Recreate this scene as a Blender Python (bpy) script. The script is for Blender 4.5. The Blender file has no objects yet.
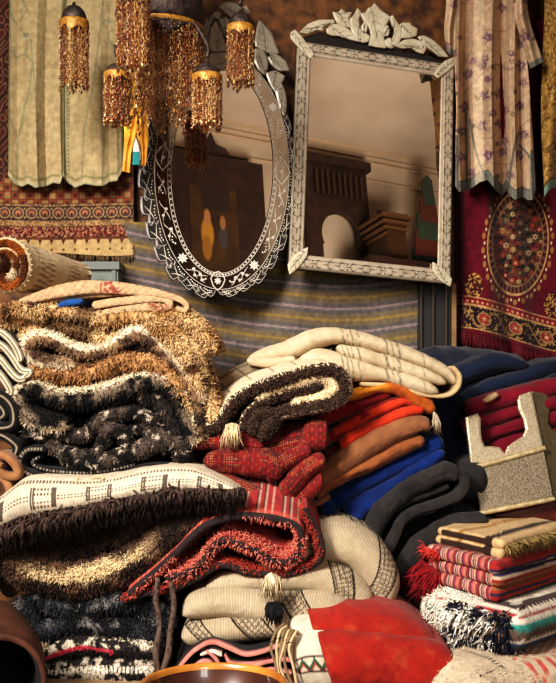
import bpy, math, random
import numpy as np
random.seed(7); RNG = np.random.default_rng(7)
F = 1044.0; HX = 278.0; HY = 380.0; ZC = 1.30; FLOOR = 0.50
scene = bpy.context.scene
COL = scene.collection

# ------------------------------------------------------------------ basics
def lin(c):
    c = np.asarray(c, float) / 255.0
    return np.where(c <= 0.04045, c / 12.92, ((c + 0.055) / 1.055) ** 2.4)
def c3(*c): return lin(c)
def W(px, py, D):
    px = np.asarray(px, float); py = np.asarray(py, float); D = np.asarray(D, float)
    X = (px - HX) / F * D; Z = ZC + (HY - py) / F * D
    return np.stack(np.broadcast_arrays(X, D, Z), -1)
def mix(a, b, t):
    t = np.clip(np.asarray(t, float), 0, 1)
    if t.ndim: t = t[..., None]
    return np.asarray(a) * (1 - t) + np.asarray(b) * t
def sst(a, b, x):
    t = np.clip((np.asarray(x, float) - a) / (b - a), 0, 1); return t * t * (3 - 2 * t)
def _h(ix, iy, iz, s):
    n = (ix.astype(np.int64) * 73856093) ^ (iy.astype(np.int64) * 19349663) ^ (iz.astype(np.int64) * 83492791) ^ (s * 2654435761)
    n = n & 0xffffffff; n = ((n ^ (n >> 15)) * 2246822519) & 0xffffffff; n = ((n ^ (n >> 13)) * 3266489917) & 0xffffffff
    return ((n ^ (n >> 16)) & 0xffff) / 65535.0
def vn(x, y=0.0, z=0.0, seed=0):
    x, y, z = np.broadcast_arrays(np.asarray(x, float), np.asarray(y, float), np.asarray(z, float))
    ix, iy, iz = np.floor(x), np.floor(y), np.floor(z)
    fx, fy, fz = x - ix, y - iy, z - iz
    fx, fy, fz = fx*fx*(3-2*fx), fy*fy*(3-2*fy), fz*fz*(3-2*fz)
    r = 0
    for a in (0, 1):
        for b in (0, 1):
            for c in (0, 1):
                w = (fx if a else 1-fx) * (fy if b else 1-fy) * (fz if c else 1-fz)
                r = r + w * _h(ix+a, iy+b, iz+c, seed)
    return r
def fbm(x, y=0.0, z=0.0, seed=0, o=3):
    r = 0; a = 1; t = 0
    for k in range(o):
        r = r + a * vn(np.asarray(x)*2**k, np.asarray(y)*2**k, np.asarray(z)*2**k, seed+k); t += a; a *= .5
    return r / t
def sm(pts, n):
    """smooth resample of a polyline (Catmull-Rom, uniform in length)"""
    p = np.asarray(pts, float)
    if len(p) > 2:
        q = np.vstack([2*p[0]-p[1], p, 2*p[-1]-p[-2]]); out = []
        for i in range(1, len(q)-2):
            t = np.linspace(0, 1, 16, endpoint=False)[:, None]
            a, b, c, d = q[i-1], q[i], q[i+1], q[i+2]
            out.append(.5*((2*b)+(-a+c)*t+(2*a-5*b+4*c-d)*t*t+(-a+3*b-3*c+d)*t**3))
        p = np.vstack(out+[p[-1:]])
    s = np.concatenate([[0], np.cumsum(np.linalg.norm(np.diff(p, axis=0), axis=1))])
    u = np.linspace(0, s[-1], n)
    return np.stack([np.interp(u, s, p[:, k]) for k in range(p.shape[1])], -1)
def pdist(X, Y, poly):
    d = np.full(np.shape(X), 1e9)
    for (ax, ay), (bx, by) in zip(poly[:-1], poly[1:]):
        vx, vy = bx-ax, by-ay; L = vx*vx+vy*vy+1e-12
        t = np.clip(((X-ax)*vx+(Y-ay)*vy)/L, 0, 1)
        d = np.minimum(d, np.hypot(X-ax-t*vx, Y-ay-t*vy))
    return d

# ------------------------------------------------------------------ materials
MATS = {}
def nd(nt, typ, **k):
    n = nt.nodes.new(typ)
    for a, b in k.items(): setattr(n, a, b)
    return n
def fabric(kind='felt', scale=400, strength=.35, rough=.92, sheen=.25, var=.25, vscale=60, name=None, wrk=.35):
    sheen *= .3; key = ('fab', kind, scale, strength, rough, sheen, var, vscale, wrk)
    if key in MATS: return MATS[key]
    m = bpy.data.materials.new(name or kind + '_cloth'); m.use_nodes = True; nt = m.node_tree; L = nt.links
    b = nt.nodes['Principled BSDF']; b.inputs['Roughness'].default_value = rough
    b.inputs['Sheen Weight'].default_value = sheen; b.inputs['Sheen Roughness'].default_value = .5
    b.inputs['Specular IOR Level'].default_value = .2
    at = nd(nt, 'ShaderNodeVertexColor', layer_name='Col')
    no = nd(nt, 'ShaderNodeTexNoise'); no.inputs['Scale'].default_value = vscale; no.inputs['Detail'].default_value = 4
    tc = nd(nt, 'ShaderNodeTexCoord'); L.new(tc.outputs['Object'], no.inputs['Vector'])
    mr = nd(nt, 'ShaderNodeMapRange'); mr.inputs[1].default_value = .3; mr.inputs[2].default_value = .7
    mr.inputs[3].default_value = 1-var; mr.inputs[4].default_value = 1+var*.6; L.new(no.outputs['Fac'], mr.inputs[0])
    mx = nd(nt, 'ShaderNodeVectorMath', operation='SCALE'); L.new(at.outputs['Color'], mx.inputs[0]); L.new(mr.outputs[0], mx.inputs['Scale'])
    L.new(mx.outputs[0], b.inputs['Base Color'])
    bp = nd(nt, 'ShaderNodeBump'); bp.inputs['Strength'].default_value = strength; bp.inputs['Distance'].default_value = .004
    uv = nd(nt, 'ShaderNodeUVMap', uv_map='UVMap')
    if kind in ('weave', 'rib', 'ribv'):
        w1 = nd(nt, 'ShaderNodeTexWave', bands_direction='X' if kind != 'ribv' else 'Y'); w1.inputs['Scale'].default_value = scale/6.28
        w1.inputs['Distortion'].default_value = .6; w1.inputs['Detail Scale'].default_value = 1.0
        L.new(uv.outputs[0], w1.inputs['Vector']); h = w1.outputs['Fac']
        if kind == 'weave':
            w2 = nd(nt, 'ShaderNodeTexWave', bands_direction='Y'); w2.inputs['Scale'].default_value = scale/6.28; w2.inputs['Distortion'].default_value = .6
            L.new(uv.outputs[0], w2.inputs['Vector'])
            mm = nd(nt, 'ShaderNodeMath', operation='MULTIPLY'); L.new(w1.outputs['Fac'], mm.inputs[0]); L.new(w2.outputs['Fac'], mm.inputs[1]); h = mm.outputs[0]
    else:
        n2 = nd(nt, 'ShaderNodeTexNoise'); n2.inputs['Scale'].default_value = scale; n2.inputs['Detail'].default_value = 3
        L.new(tc.outputs['Object'], n2.inputs['Vector']); h = n2.outputs['Fac']
    L.new(h, bp.inputs['Height'])
    n3 = nd(nt, 'ShaderNodeTexNoise'); n3.inputs['Scale'].default_value = 38; n3.inputs['Detail'].default_value = 5; n3.inputs['Distortion'].default_value = .8; L.new(tc.outputs['Object'], n3.inputs['Vector'])
    b2 = nd(nt, 'ShaderNodeBump'); b2.inputs['Strength'].default_value = wrk; b2.inputs['Distance'].default_value = .012; L.new(n3.outputs['Fac'], b2.inputs['Height']); L.new(bp.outputs[0], b2.inputs['Normal']); L.new(b2.outputs[0], b.inputs['Normal'])
    MATS[key] = m; return m
def plain(name, col, rough=.5, metal=0.0, noise=0.0, nscale=20, col2=None, bump=0.0, bscale=200, coat=0.0, spec=.5, attr=False):
    if name in MATS: return MATS[name]
    m = bpy.data.materials.new(name); m.use_nodes = True; nt = m.node_tree; L = nt.links
    b = nt.nodes['Principled BSDF']; b.inputs['Roughness'].default_value = rough; b.inputs['Metallic'].default_value = metal
    b.inputs['Coat Weight'].default_value = coat; b.inputs['Specular IOR Level'].default_value = spec
    col = tuple(col) + (1,)
    tc = nd(nt, 'ShaderNodeTexCoord'); no = nd(nt, 'ShaderNodeTexNoise'); no.inputs['Scale'].default_value = nscale; no.inputs['Detail'].default_value = 6
    L.new(tc.outputs['Object'], no.inputs['Vector'])
    cr = nd(nt, 'ShaderNodeValToRGB'); cr.color_ramp.elements[0].position = .35; cr.color_ramp.elements[1].position = .65
    cr.color_ramp.elements[0].color = col; cr.color_ramp.elements[1].color = (tuple(col2)+(1,)) if col2 is not None else tuple(min(1, x*(1+noise)) for x in col[:3])+(1,)
    L.new(no.outputs['Fac'], cr.inputs['Fac'])
    if attr:
        at = nd(nt, 'ShaderNodeVertexColor', layer_name='Col'); L.new(at.outputs['Color'], b.inputs['Base Color'])
    else: L.new(cr.outputs['Color'], b.inputs['Base Color'])
    if bump:
        n2 = nd(nt, 'ShaderNodeTexNoise'); n2.inputs['Scale'].default_value = bscale; L.new(tc.outputs['Object'], n2.inputs['Vector'])
        bp = nd(nt, 'ShaderNodeBump'); bp.inputs['Strength'].default_value = bump; bp.inputs['Distance'].default_value = .004
        L.new(n2.outputs['Fac'], bp.inputs['Height']); L.new(bp.outputs[0], b.inputs['Normal'])
    MATS[name] = m; return m

# ------------------------------------------------------------------ mesh collecting
WO = {}
class MB:
    def __init__(s): s.V=[]; s.Q=[]; s.T=[]; s.C=[]; s.U=[]; s.n=0
    def add(s, V, Q=None, T=None, C=(.5,.5,.5), U=None):
        V = np.asarray(V, float).reshape(-1, 3); N = len(V)
        C = np.asarray(C, float); C = np.broadcast_to(C, (N, 3)) if C.ndim == 1 else C.reshape(-1, 3)
        U = np.zeros((N, 2)) if U is None else np.asarray(U, float).reshape(-1, 2)
        if Q is not None and len(Q): s.Q.append(np.asarray(Q, np.int64).reshape(-1, 4)+s.n)
        if T is not None and len(T): s.T.append(np.asarray(T, np.int64).reshape(-1, 3)+s.n)
        s.V.append(V); s.C.append(C); s.U.append(U); s.n += N; return s
    def build(s, name, mat, parent=None, smooth=True):
        V = np.vstack(s.V); C = np.vstack(s.C); U = np.vstack(s.U)
        Q = np.vstack(s.Q) if s.Q else np.zeros((0, 4), np.int64); T = np.vstack(s.T) if s.T else np.zeros((0, 3), np.int64)
        org = np.array([0, 0, 0.0])
        if parent is None: org = np.array([(V[:, 0].min()+V[:, 0].max())/2, (V[:, 1].min()+V[:, 1].max())/2, V[:, 2].min()])
        else: org = WO[parent.name]
        me = bpy.data.meshes.new(name); lv = np.concatenate([Q.ravel(), T.ravel()])
        me.vertices.add(len(V)); me.vertices.foreach_set('co', (V-org).astype(np.float32).ravel())
        me.loops.add(len(lv)); me.loops.foreach_set('vertex_index', lv.astype(np.int32))
        np_ = len(Q)+len(T); me.polygons.add(np_)
        st = np.concatenate([np.arange(len(Q))*4, len(Q)*4+np.arange(len(T))*3]).astype(np.int32)
        me.polygons.foreach_set('loop_start', st)
        me.polygons.foreach_set('use_smooth', np.full(np_, smooth))
        uv = me.uv_layers.new(name='UVMap'); uv.data.foreach_set('uv', U[lv].astype(np.float32).ravel())
        at = me.color_attributes.new('Col', 'FLOAT_COLOR', 'POINT')
        at.data.foreach_set('color', np.hstack([np.clip(C, 0, 1), np.ones((len(V), 1))]).astype(np.float32).ravel())
        me.update(); me.validate()
        o = bpy.data.objects.new(name, me); COL.objects.link(o)
        if mat is not None: me.materials.append(mat)
        if parent is not None: o.parent = parent
        else: o.location = org
        WO[o.name] = org
        return o
def tag(o, label, cat, group=None):
    o['label'] = label; o['category'] = cat
    if group: o['group'] = group
    return o
def thing(name, label, cat, loc=(0, 0, 0), group=None):
    o = bpy.data.objects.new(name, None); o.empty_display_size = .05; COL.objects.link(o); o.location = tuple(float(v) for v in loc); WO[o.name] = np.array(loc, float)
    return tag(o, label, cat, group)
def struct(o): o['kind'] = 'structure'; return o

def gridq(R, m, cyc=True):
    r = np.arange(R-1)[:, None]; k = np.arange(m if cyc else m-1)[None, :]; k2 = (k+1) % m
    return np.stack([r*m+k, r*m+k2, (r+1)*m+k2, (r+1)*m+k], -1).reshape(-1, 4)
def orient(V, Q, ref):
    a, b, c, d = (V[Q[:, i]] for i in range(4))
    n = np.cross(c-a, d-b); ctr = (a+b+c+d)/4; rc = (ref[Q[:, 0]]+ref[Q[:, 1]]+ref[Q[:, 2]]+ref[Q[:, 3]])/4
    fl = (n*(ctr-rc)).sum(1) < 0
    Q = Q.copy(); Q[fl] = Q[fl][:, ::-1]; return Q

# ------------------------------------------------------------------ cloth shapes
class Piece: pass
def ribbon(path, D, th, depth=.35, n=90, nv=12, shift=(0, 0), sc=1.0, amp=.002, wob=.004, seed=0, fr=1.0, freq=14):
    """a folded layer seen end on: a thick line in the facing plane, carried back in depth"""
    c = sm(path, n); t = np.linspace(0, 1, n)
    th = np.interp(t, np.linspace(0, 1, len(th)), th) if np.ndim(th) else np.full(n, float(th))
    k = D/F; X = (c[:, 0]-HX)*k; Z = ZC+(HY-c[:, 1])*k; h = th/2*k
    dx = np.gradient(X); dz = np.gradient(Z); l = np.hypot(dx, dz)+1e-9; nx, nz = -dz/l, dx/l
    s = np.concatenate([[0], np.cumsum(np.hypot(np.diff(X), np.diff(Z)))]); S = s[-1]
    e = np.maximum(h, 1e-4); f = np.clip(np.minimum(s, S-s)/e, 0, 1); hh = h*np.sqrt(np.maximum(1-(1-f)**2, .004))
    idx = np.concatenate([np.arange(n), np.arange(n)[::-1]]); sg = np.concatenate([np.ones(n), -np.ones(n)]); m = 2*n
    fs = [0.0, .3, .58, .8, .94, 1.0]
    rows = [(a, 0) for a in fs]+[(1.0, v) for v in np.linspace(0, 1, nv+1)[1:]]+[(.5, 1.0), (0.0, 1.0)]
    R = len(rows); V = np.zeros((R, m, 3)); ref = np.zeros((R, m, 3)); Y = np.zeros((R, m)); SC = np.zeros((R, m))
    cx, cz = X.mean(), Z.mean()
    for r, (a, v) in enumerate(rows):
        hv = hh[idx]*a
        y = np.where(v == 0, h[idx]*fr*(1-math.sqrt(max(0, 1-a*a))), h[idx]*fr+v*depth)
        y = y+wob*(vn(s[idx]*18, seed*3.1, 0, seed)-.5)*2
        kx = 1+(sc-1)*v; sx = shift[0]*k*v; sz = -shift[1]*k*v
        d = amp*2*(fbm(s[idx]*freq, (v*depth)*freq*.8, seed*1.7, seed)-.5)*2
        x0 = cx+(X[idx]-cx)*kx+sx; z0 = cz+(Z[idx]-cz)*kx+sz
        V[r, :, 0] = x0+nx[idx]*(hv*sg+d); V[r, :, 2] = z0+nz[idx]*(hv*sg+d); V[r, :, 1] = D+y
        ref[r, :, 0] = x0+nx[idx]*d; ref[r, :, 2] = z0+nz[idx]*d; ref[r, :, 1] = D+y+(h[idx]*fr if v == 0 else 0)
        Y[r] = (v*depth) if v else 0; SC[r] = a
    p = Piece(); p.V = V.reshape(-1, 3); p.ref = ref.reshape(-1, 3); p.Q = orient(p.V, gridq(R, m), p.ref)
    p.s = np.tile(s[idx], R); p.S = S; p.sg = np.tile(sg, R); p.y = Y.ravel(); p.sc = SC.ravel(); p.tt = p.sg*p.sc; p.t = p.s/S
    p.U = np.stack([p.s, np.where(p.sc < 1, p.tt*.02, p.y+.02)], -1); p.q = p.V
    return p
def slab(top, bot, D, depth=.35, n=80, bulge=.6, shift=(0, 0), amp=.003, seed=0, endr=1.0, freq=9, nn=13, nb=7, wr=0.0, dD=(0, 0), crease=0.0, fold=0.0):
    """a fold seen from its rounded front: nose between the lines top and bot, flat going back"""
    if isinstance(bot, (int, float)): top, bot = off(top, bot)
    a = sm(top, n); b = sm(bot, n); t = np.linspace(0, 1, n); Dv = D+np.interp(t, np.linspace(0, 1, len(dD)), dD); k = Dv/F
    mid = (a+b)/2; X = (mid[:, 0]-HX)*k; Z = ZC+(HY-mid[:, 1])*k
    hx = (a[:, 0]-b[:, 0])/2*k; hz = (b[:, 1]-a[:, 1])/2*k; H = np.hypot(hx, hz)
    s = np.concatenate([[0], np.cumsum(np.hypot(np.diff(X), np.diff(Z)))]); S = s[-1]
    e = np.maximum(H.max()*endr, 1e-4); f = np.clip(np.minimum(s, S-s)/e, 0, 1); g = np.sqrt(np.maximum(1-(1-f)**2, .002))
    th = np.linspace(-math.pi/2, math.pi/2, nn)
    sec = [(-1.0, v) for v in np.linspace(1, 0, nb)[:-1]]+[(x, None) for x in th]+[(1.0, v) for v in np.linspace(0, 1, nb)[1:]]
    m = len(sec); V = np.zeros((n, m, 3)); ref = np.zeros((n, m, 3)); VV = np.zeros((n, m)); TT = np.zeros((n, m)); YY = np.zeros((n, m))
    bl = H*bulge*2 if bulge < 5 else np.full(n, bulge)
    for j, (q, v) in enumerate(sec):
        if v is None: w = math.sin(q); y = bl*(1-math.cos(q)); vv = w*H; rv = 0
        else: w = q; y = bl+v*depth; vv = q*(H+v*depth); rv = v
        y = y+H*1.2*(1-g)
        d = amp*2*(fbm(s*freq, vv*freq, seed*2.3, seed)-.5)*2
        if wr: d = d+wr*np.sin(s*55+6*vn(s*8, vv*10, 0, seed+9)*3)*vn(s*7, vv*5, 3, seed+4)
        if fold: d = d+fold*((fbm(s*9+3*vn(s*4, seed), vv*75+1.5*vn(s*14, 2, seed, 5), seed, seed+2)-.5)*2+.5*(vn(s*60, vv*60, seed, seed+6)-.5))
        if crease: d = d-crease*np.exp(-(w/.12)**2)*(v is None)
        V[:, j, 0] = X+hx*w*g+shift[0]*k*rv; V[:, j, 2] = Z+hz*w*g-shift[1]*k*rv+(d*abs(w) if v is None else d)*(1 if w > 0 else -1)*g
        V[:, j, 1] = Dv+y-(d*(1-abs(w)) if v is None else 0)
        ref[:, j, 0] = X+shift[0]*k*rv; ref[:, j, 2] = Z-shift[1]*k*rv; ref[:, j, 1] = Dv+np.maximum(y, bl)+(.0 if v is not None else .001)
        VV[:, j] = vv; TT[:, j] = w if v is None else w*(1+v); YY[:, j] = y
    p = Piece(); p.V = V.reshape(-1, 3); p.ref = ref.reshape(-1, 3); p.Q = orient(p.V, gridq(n, m), p.ref)
    p.s = np.repeat(s, m); p.S = S; p.t = np.repeat(t, m); p.v = VV.ravel(); p.tt = TT.ravel(); p.y = YY.ravel()*(np.abs(p.tt) >= 1); p.sg = np.sign(p.tt)
    p.U = np.stack([p.s, p.v], -1); p.sc = np.ones(len(p.s))
    return p
def off(path, th):
    c = sm(path, 40); t = np.linspace(0, 1, 40); th = np.interp(t, np.linspace(0, 1, len(th)), th) if np.ndim(th) else np.full(40, float(th))
    d = np.gradient(c, axis=0); d /= np.linalg.norm(d, axis=1)[:, None]; nrm = np.stack([d[:, 1], -d[:, 0]], -1)
    return c+nrm*th[:, None]/2, c-nrm*th[:, None]/2
def block(plan, z0, z1, n=40, seed=0, amp=.003, rr=.02, nr=10, ni=8):
    """a flat folded layer given by its corners seen from above, rounded all round"""
    p4 = np.asarray(plan, float); K = len(p4); pts = []; lab = []
    for i in range(K):
        a, b, c = p4[i-1], p4[i], p4[(i+1) % K]; u = (a-b)/np.linalg.norm(a-b); w = (c-b)/np.linalg.norm(c-b)
        q0, q1 = b+u*rr, b+w*rr
        for t in np.linspace(0, 1, 7): pts.append((1-t)**2*q0+2*t*(1-t)*b+t*t*q1); lab.append(i-.5+t if False else i)
        nx = p4[(i+1) % K]; e = nx+(b-nx)/np.linalg.norm(b-nx)*rr
        for t in np.linspace(0, 1, n)[1:-1]: pts.append(q1*(1-t)+e*t); lab.append(i)
    P = np.array(pts); m = len(P); lab = np.array(lab); ctr = P.mean(0); zc = (z0+z1)/2; h = (z1-z0)/2
    s = np.concatenate([[0], np.cumsum(np.linalg.norm(np.diff(P, axis=0), axis=1))])
    tan = np.roll(P, -1, 0)-np.roll(P, 1, 0); tan /= np.linalg.norm(tan, axis=1)[:, None]; nrm = np.stack([tan[:, 1], -tan[:, 0]], -1)
    if ((P-ctr)*nrm).sum() < 0: nrm = -nrm
    rows = []
    for f in np.linspace(0, 1, ni)[:-1]: rows.append((f, -1.0, 0.0))
    for q in np.linspace(-math.pi/2, math.pi/2, nr): rows.append((1.0, math.sin(q), math.cos(q)))
    for f in np.linspace(1, 0, ni)[1:]: rows.append((f, 1.0, 0.0))
    R = len(rows); V = np.zeros((R, m, 3)); ref = np.zeros((R, m, 3)); TT = np.zeros((R, m)); FF = np.zeros((R, m))
    for r, (f, w, o) in enumerate(rows):
        base = ctr+(P-nrm*h-ctr)*f if f < 1 else P-nrm*h+nrm*h*o
        nz = (fbm(base[:, 0]*11, base[:, 1]*11, zc*9, seed)-.5)*2*amp*2
        V[r, :, :2] = base+(nrm*(nz*o)[:, None] if f == 1 else 0); V[r, :, 2] = zc+w*h+nz*(abs(w))
        ref[r, :, :2] = base if f < 1 else P-nrm*h; ref[r, :, 2] = zc; TT[r] = w; FF[r] = f
    p = Piece(); p.V = V.reshape(-1, 3); p.ref = ref.reshape(-1, 3); p.Q = orient(p.V, gridq(R, m), p.ref)
    p.s = np.tile(s, R); p.S = s[-1]; p.lab = np.tile(lab, R); p.tt = TT.ravel(); p.ff = FF.ravel(); p.t = p.s/p.S
    # coordinates along the two plan axes
    e1 = (p4[1]-p4[0]); e2 = (p4[2]-p4[1]); Minv = np.linalg.inv(np.stack([e1, e2], -1))
    ab = (p.V[:, :2]-p4[0])@Minv.T; p.a, p.b = ab[:, 0], ab[:, 1]; p.L1, p.L2 = np.linalg.norm(e1), np.linalg.norm(e2)
    p.U = np.where((p.ff < 1)[:, None], np.stack([p.a*p.L1, p.b*p.L2], -1), np.stack([p.s, p.V[:, 2]], -1)); p.sg = np.sign(p.tt); p.y = np.zeros(len(p.s)); p.sc = np.ones(len(p.s))
    return p
def put(mb, p, colf):
    p.C = np.broadcast_to(np.asarray(colf(p) if callable(colf) else colf, float), (len(p.V), 3)).copy()
    mb.add(p.V, p.Q, None, p.C, p.U); return p
def tufts(mb, p, num, ln, wd, grav=.5, fwd=.0, mask=None, jit=.5, colf=None, cj=.3, seed=0, ymax=.05, curl=.3, nmin=None, up=None):
    """pile: short bent tapering locks growing out of the surface"""
    rg = np.random.default_rng(seed+11)
    a, b, c, d = (p.V[p.Q[:, i]] for i in range(4)); nn_ = np.cross(c-a, d-b); ar = np.linalg.norm(nn_, axis=1)/2+1e-12; nr = nn_/ar[:, None]/2
    ok = (p.y[p.Q[:, 0]] <= ymax)
    if mask is not None: mk = mask(p) if callable(mask) else mask; ok = ok & mk[p.Q[:, 0]]
    if nmin is not None: ok = ok & nmin(nr)
    w = ar*ok
    if w.sum() <= 0: return
    f = rg.choice(len(w), num, p=w/w.sum()); u = rg.random((num, 1)); v = rg.random((num, 1))
    P = (a[f]*(1-u)+b[f]*u)*(1-v)+(d[f]*(1-u)+c[f]*u)*v; N = nr[f]
    Cc = p.C[p.Q[f, 0]] if colf is None else colf(P, rg)
    Cc = Cc*(1+cj*(rg.random((num, 1))*2-1))
    L = ln*(.6+.8*rg.random((num, 1)))
    dr = N+jit*rg.normal(size=(num, 3))+np.array([0, -fwd, 0]); dr /= np.linalg.norm(dr, axis=1)[:, None]
    g = np.array([0, 0, -1.0])
    M1 = P+dr*L*.5+g*L*.12*grav+rg.normal(size=(num, 3))*L*.06; T1 = P+dr*L*.85+g*L*.6*grav+curl*rg.normal(size=(num, 3))*L*.3
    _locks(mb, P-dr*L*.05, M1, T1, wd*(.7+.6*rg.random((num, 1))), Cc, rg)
def _locks(mb, A, B, T, wd, C, rg):
    num = len(A); ax = T-A; ax /= np.linalg.norm(ax, axis=1)[:, None]+1e-9
    r = rg.normal(size=(num, 3)); u = np.cross(ax, r); u /= np.linalg.norm(u, axis=1)[:, None]+1e-9; v = np.cross(ax, u)
    pts = []
    for base, k in ((A, .5), (B, .42)):
        for q in range(3):
            an = q*2*math.pi/3; pts.append(base+(u*math.cos(an)+v*math.sin(an))*wd*k)
    pts.append(T); V = np.stack(pts, 1)  # num,7,3
    o = (np.arange(num)*7)[:, None]
    Q = np.concatenate([o+np.array([[q, (q+1) % 3, 3+(q+1) % 3, 3+q]]) for q in range(3)], 0)
    Tt = np.concatenate([o+np.array([[3+q, 3+(q+1) % 3, 6]]) for q in range(3)], 0)
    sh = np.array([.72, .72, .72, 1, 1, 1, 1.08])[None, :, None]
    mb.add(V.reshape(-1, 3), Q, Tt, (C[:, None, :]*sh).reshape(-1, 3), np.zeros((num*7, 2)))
def fringe(mb, pts, ln, wd, col, num, dirv=(0, -.25, -1), spread=.25, seed=0, cj=.3, drop=.3):
    """hanging threads along a world polyline"""
    rg = np.random.default_rng(seed+5); q = sm(pts, 200); t = rg.random(num)*199; i = t.astype(int); fr = (t-i)[:, None]
    P = q[i]*(1-fr)+q[np.minimum(i+1, 199)]*fr
    d = np.asarray(dirv, float)+spread*rg.normal(size=(num, 3)); d /= np.linalg.norm(d, axis=1)[:, None]; L = ln*(.65+.6*rg.random((num, 1)))
    C = (np.broadcast_to(col, (num, 3)) if not callable(col) else col(t/199, rg))*(1+cj*(rg.random((num, 1))*2-1))
    M1 = P+d*L*.5+rg.normal(size=(num, 3))*L*.05; T1 = P+d*L+np.array([0, 0, -1])*L*drop*.4+rg.normal(size=(num, 3))*L*.08
    _locks(mb, P, M1, T1, wd*(.7+.6*rg.random((num, 1))), C, rg)
def tube(mb, pts, rad, col=(.5, .5, .5), n=40, k=8, cap=True, smooth=True):
    q = sm(pts, n) if smooth else np.asarray(pts, float); n = len(q)
    rad = np.interp(np.linspace(0, 1, n), np.linspace(0, 1, len(rad)), rad) if np.ndim(rad) else np.full(n, rad)
    tg = np.gradient(q, axis=0); tg /= np.linalg.norm(tg, axis=1)[:, None]+1e-9
    up = np.where(np.abs(tg[:, 2:3]) > .9, np.array([[1.0, 0, 0]]), np.array([[0, 0, 1.0]])); u = np.cross(tg, up); u /= np.linalg.norm(u, axis=1)[:, None]; v = np.cross(tg, u)
    an = np.linspace(0, 2*math.pi, k, endpoint=False)
    rr = np.concatenate([[0], rad, [0]]) if cap else rad; qq = np.vstack([q[:1], q, q[-1:]]) if cap else q
    uu = np.vstack([u[:1], u, u[-1:]]) if cap else u; vv = np.vstack([v[:1], v, v[-1:]]) if cap else v
    V = qq[:, None]+(uu[:, None]*np.cos(an)[None, :, None]+vv[:, None]*np.sin(an)[None, :, None])*rr[:, None, None]
    s = np.linspace(0, 1, len(qq)); U = np.stack(np.broadcast_arrays(s[:, None], an[None]/6.28), -1)
    col = np.asarray(col); C = col if col.ndim == 1 else np.repeat(np.stack([np.interp(s, np.linspace(0, 1, len(col)), col[:, i]) for i in range(3)], -1), k, 0)
    ref = np.repeat(qq, k, 0); Vf = V.reshape(-1, 3)
    mb.add(Vf, orient(Vf, gridq(len(qq), k), ref), None, C, U)
def lathe(mb, prof, org, col=(.5, .5, .5), k=48, axis=None, flip=False):
    """profile of (radius, height), turned round an axis (default up)"""
    pr = np.asarray(prof, float); z = np.array(axis if axis is not None else (0, 0, 1), float); z /= np.linalg.norm(z)
    x = np.cross(z, [0, 1, 0.1]); x /= np.linalg.norm(x); y = np.cross(z, x); an = np.linspace(0, 2*math.pi, k, endpoint=False)
    rad = x[None]*np.cos(an)[:, None]+y[None]*np.sin(an)[:, None]
    V = np.asarray(org, float)+pr[:, 0][:, None, None]*rad[None]+pr[:, 1][:, None, None]*z
    col = np.asarray(col); C = col if col.ndim == 1 else np.repeat(col, k, 0)
    Q = gridq(len(pr), k); Q = Q[:, ::-1] if flip else Q
    U = np.stack(np.broadcast_arrays(np.arange(len(pr))[:, None]*.02, an[None]*.05), -1)
    mb.add(V.reshape(-1, 3), Q, None, C, U)
def box(mb, c, d, col=(.5, .5, .5), R=None):
    c = np.asarray(c, float); d = np.asarray(d, float)/2
    s = np.array([[-1,-1,-1],[1,-1,-1],[1,1,-1],[-1,1,-1],[-1,-1,1],[1,-1,1],[1,1,1],[-1,1,1]], float)*d
    if R is not None: s = s@np.asarray(R).T
    mb.add(s+c, [[0,3,2,1],[4,5,6,7],[0,1,5,4],[1,2,6,5],[2,3,7,6],[3,0,4,7]], None, col, s[:, [0, 2]])
def poly_tris(P2):
    """ear clipping for a simple outline"""
    P = [tuple(p) for p in P2]; idx = list(range(len(P)))
    ar = sum(P[i-1][0]*P[i][1]-P[i][0]*P[i-1][1] for i in range(len(P)))
    if ar < 0: idx.reverse()
    cr = lambda a, b, c: (b[0]-a[0])*(c[1]-a[1])-(b[1]-a[1])*(c[0]-a[0])
    out = []; guard = 0
    while len(idx) > 3 and guard < 4000:
        guard += 1; done = False
        for k in range(len(idx)):
            i, j, l = idx[k-1], idx[k], idx[(k+1) % len(idx)]
            if cr(P[i], P[j], P[l]) <= 1e-14: continue
            if any(q not in (i, j, l) and cr(P[i], P[j], P[q]) >= 0 and cr(P[j], P[l], P[q]) >= 0 and cr(P[l], P[i], P[q]) >= 0 for q in idx): continue
            out.append((i, j, l)); idx.pop(k); done = True; break
        if not done: idx.pop(0)
    if len(idx) == 3: out.append(tuple(idx))
    return out
def plate(mb, P3, nrm, th, col, bev=.25, ins=.12):
    """flat cut-out of outline P3 (in a plane, outward normal nrm), bevelled edge"""
    P = np.asarray(P3, float); nrm = np.asarray(nrm, float); nrm /= np.linalg.norm(nrm)
    u = P[1]-P[0]; u -= nrm*(u@nrm); u /= np.linalg.norm(u); v = np.cross(nrm, u); P2 = np.stack([(P-P[0])@u, (P-P[0])@v], -1)
    ar = sum(P2[i-1][0]*P2[i][1]-P2[i][0]*P2[i-1][1] for i in range(len(P2)))
    if ar < 0: P = P[::-1]; P2 = P2[::-1]
    n = len(P); T = np.array(poly_tris(P2)); ctr = P.mean(0)
    e = np.roll(P, -1, 0)-np.roll(P, 1, 0); e /= np.linalg.norm(e, axis=1)[:, None]+1e-9; inn = np.cross(nrm, e)
    w = min(ins*np.sqrt(abs(ar)/2), .006)
    rings = [P, P+nrm*th*(1-bev), P+nrm*th+inn*w]
    V = np.vstack(rings); Q = []
    for r in range(2):
        for i in range(n): j = (i+1) % n; Q.append([r*n+i, r*n+j, (r+1)*n+j, (r+1)*n+i])
    mb.add(V, Q, np.vstack([T+2*n, T[:, ::-1]]), col, np.zeros((len(V), 2)))
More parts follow.
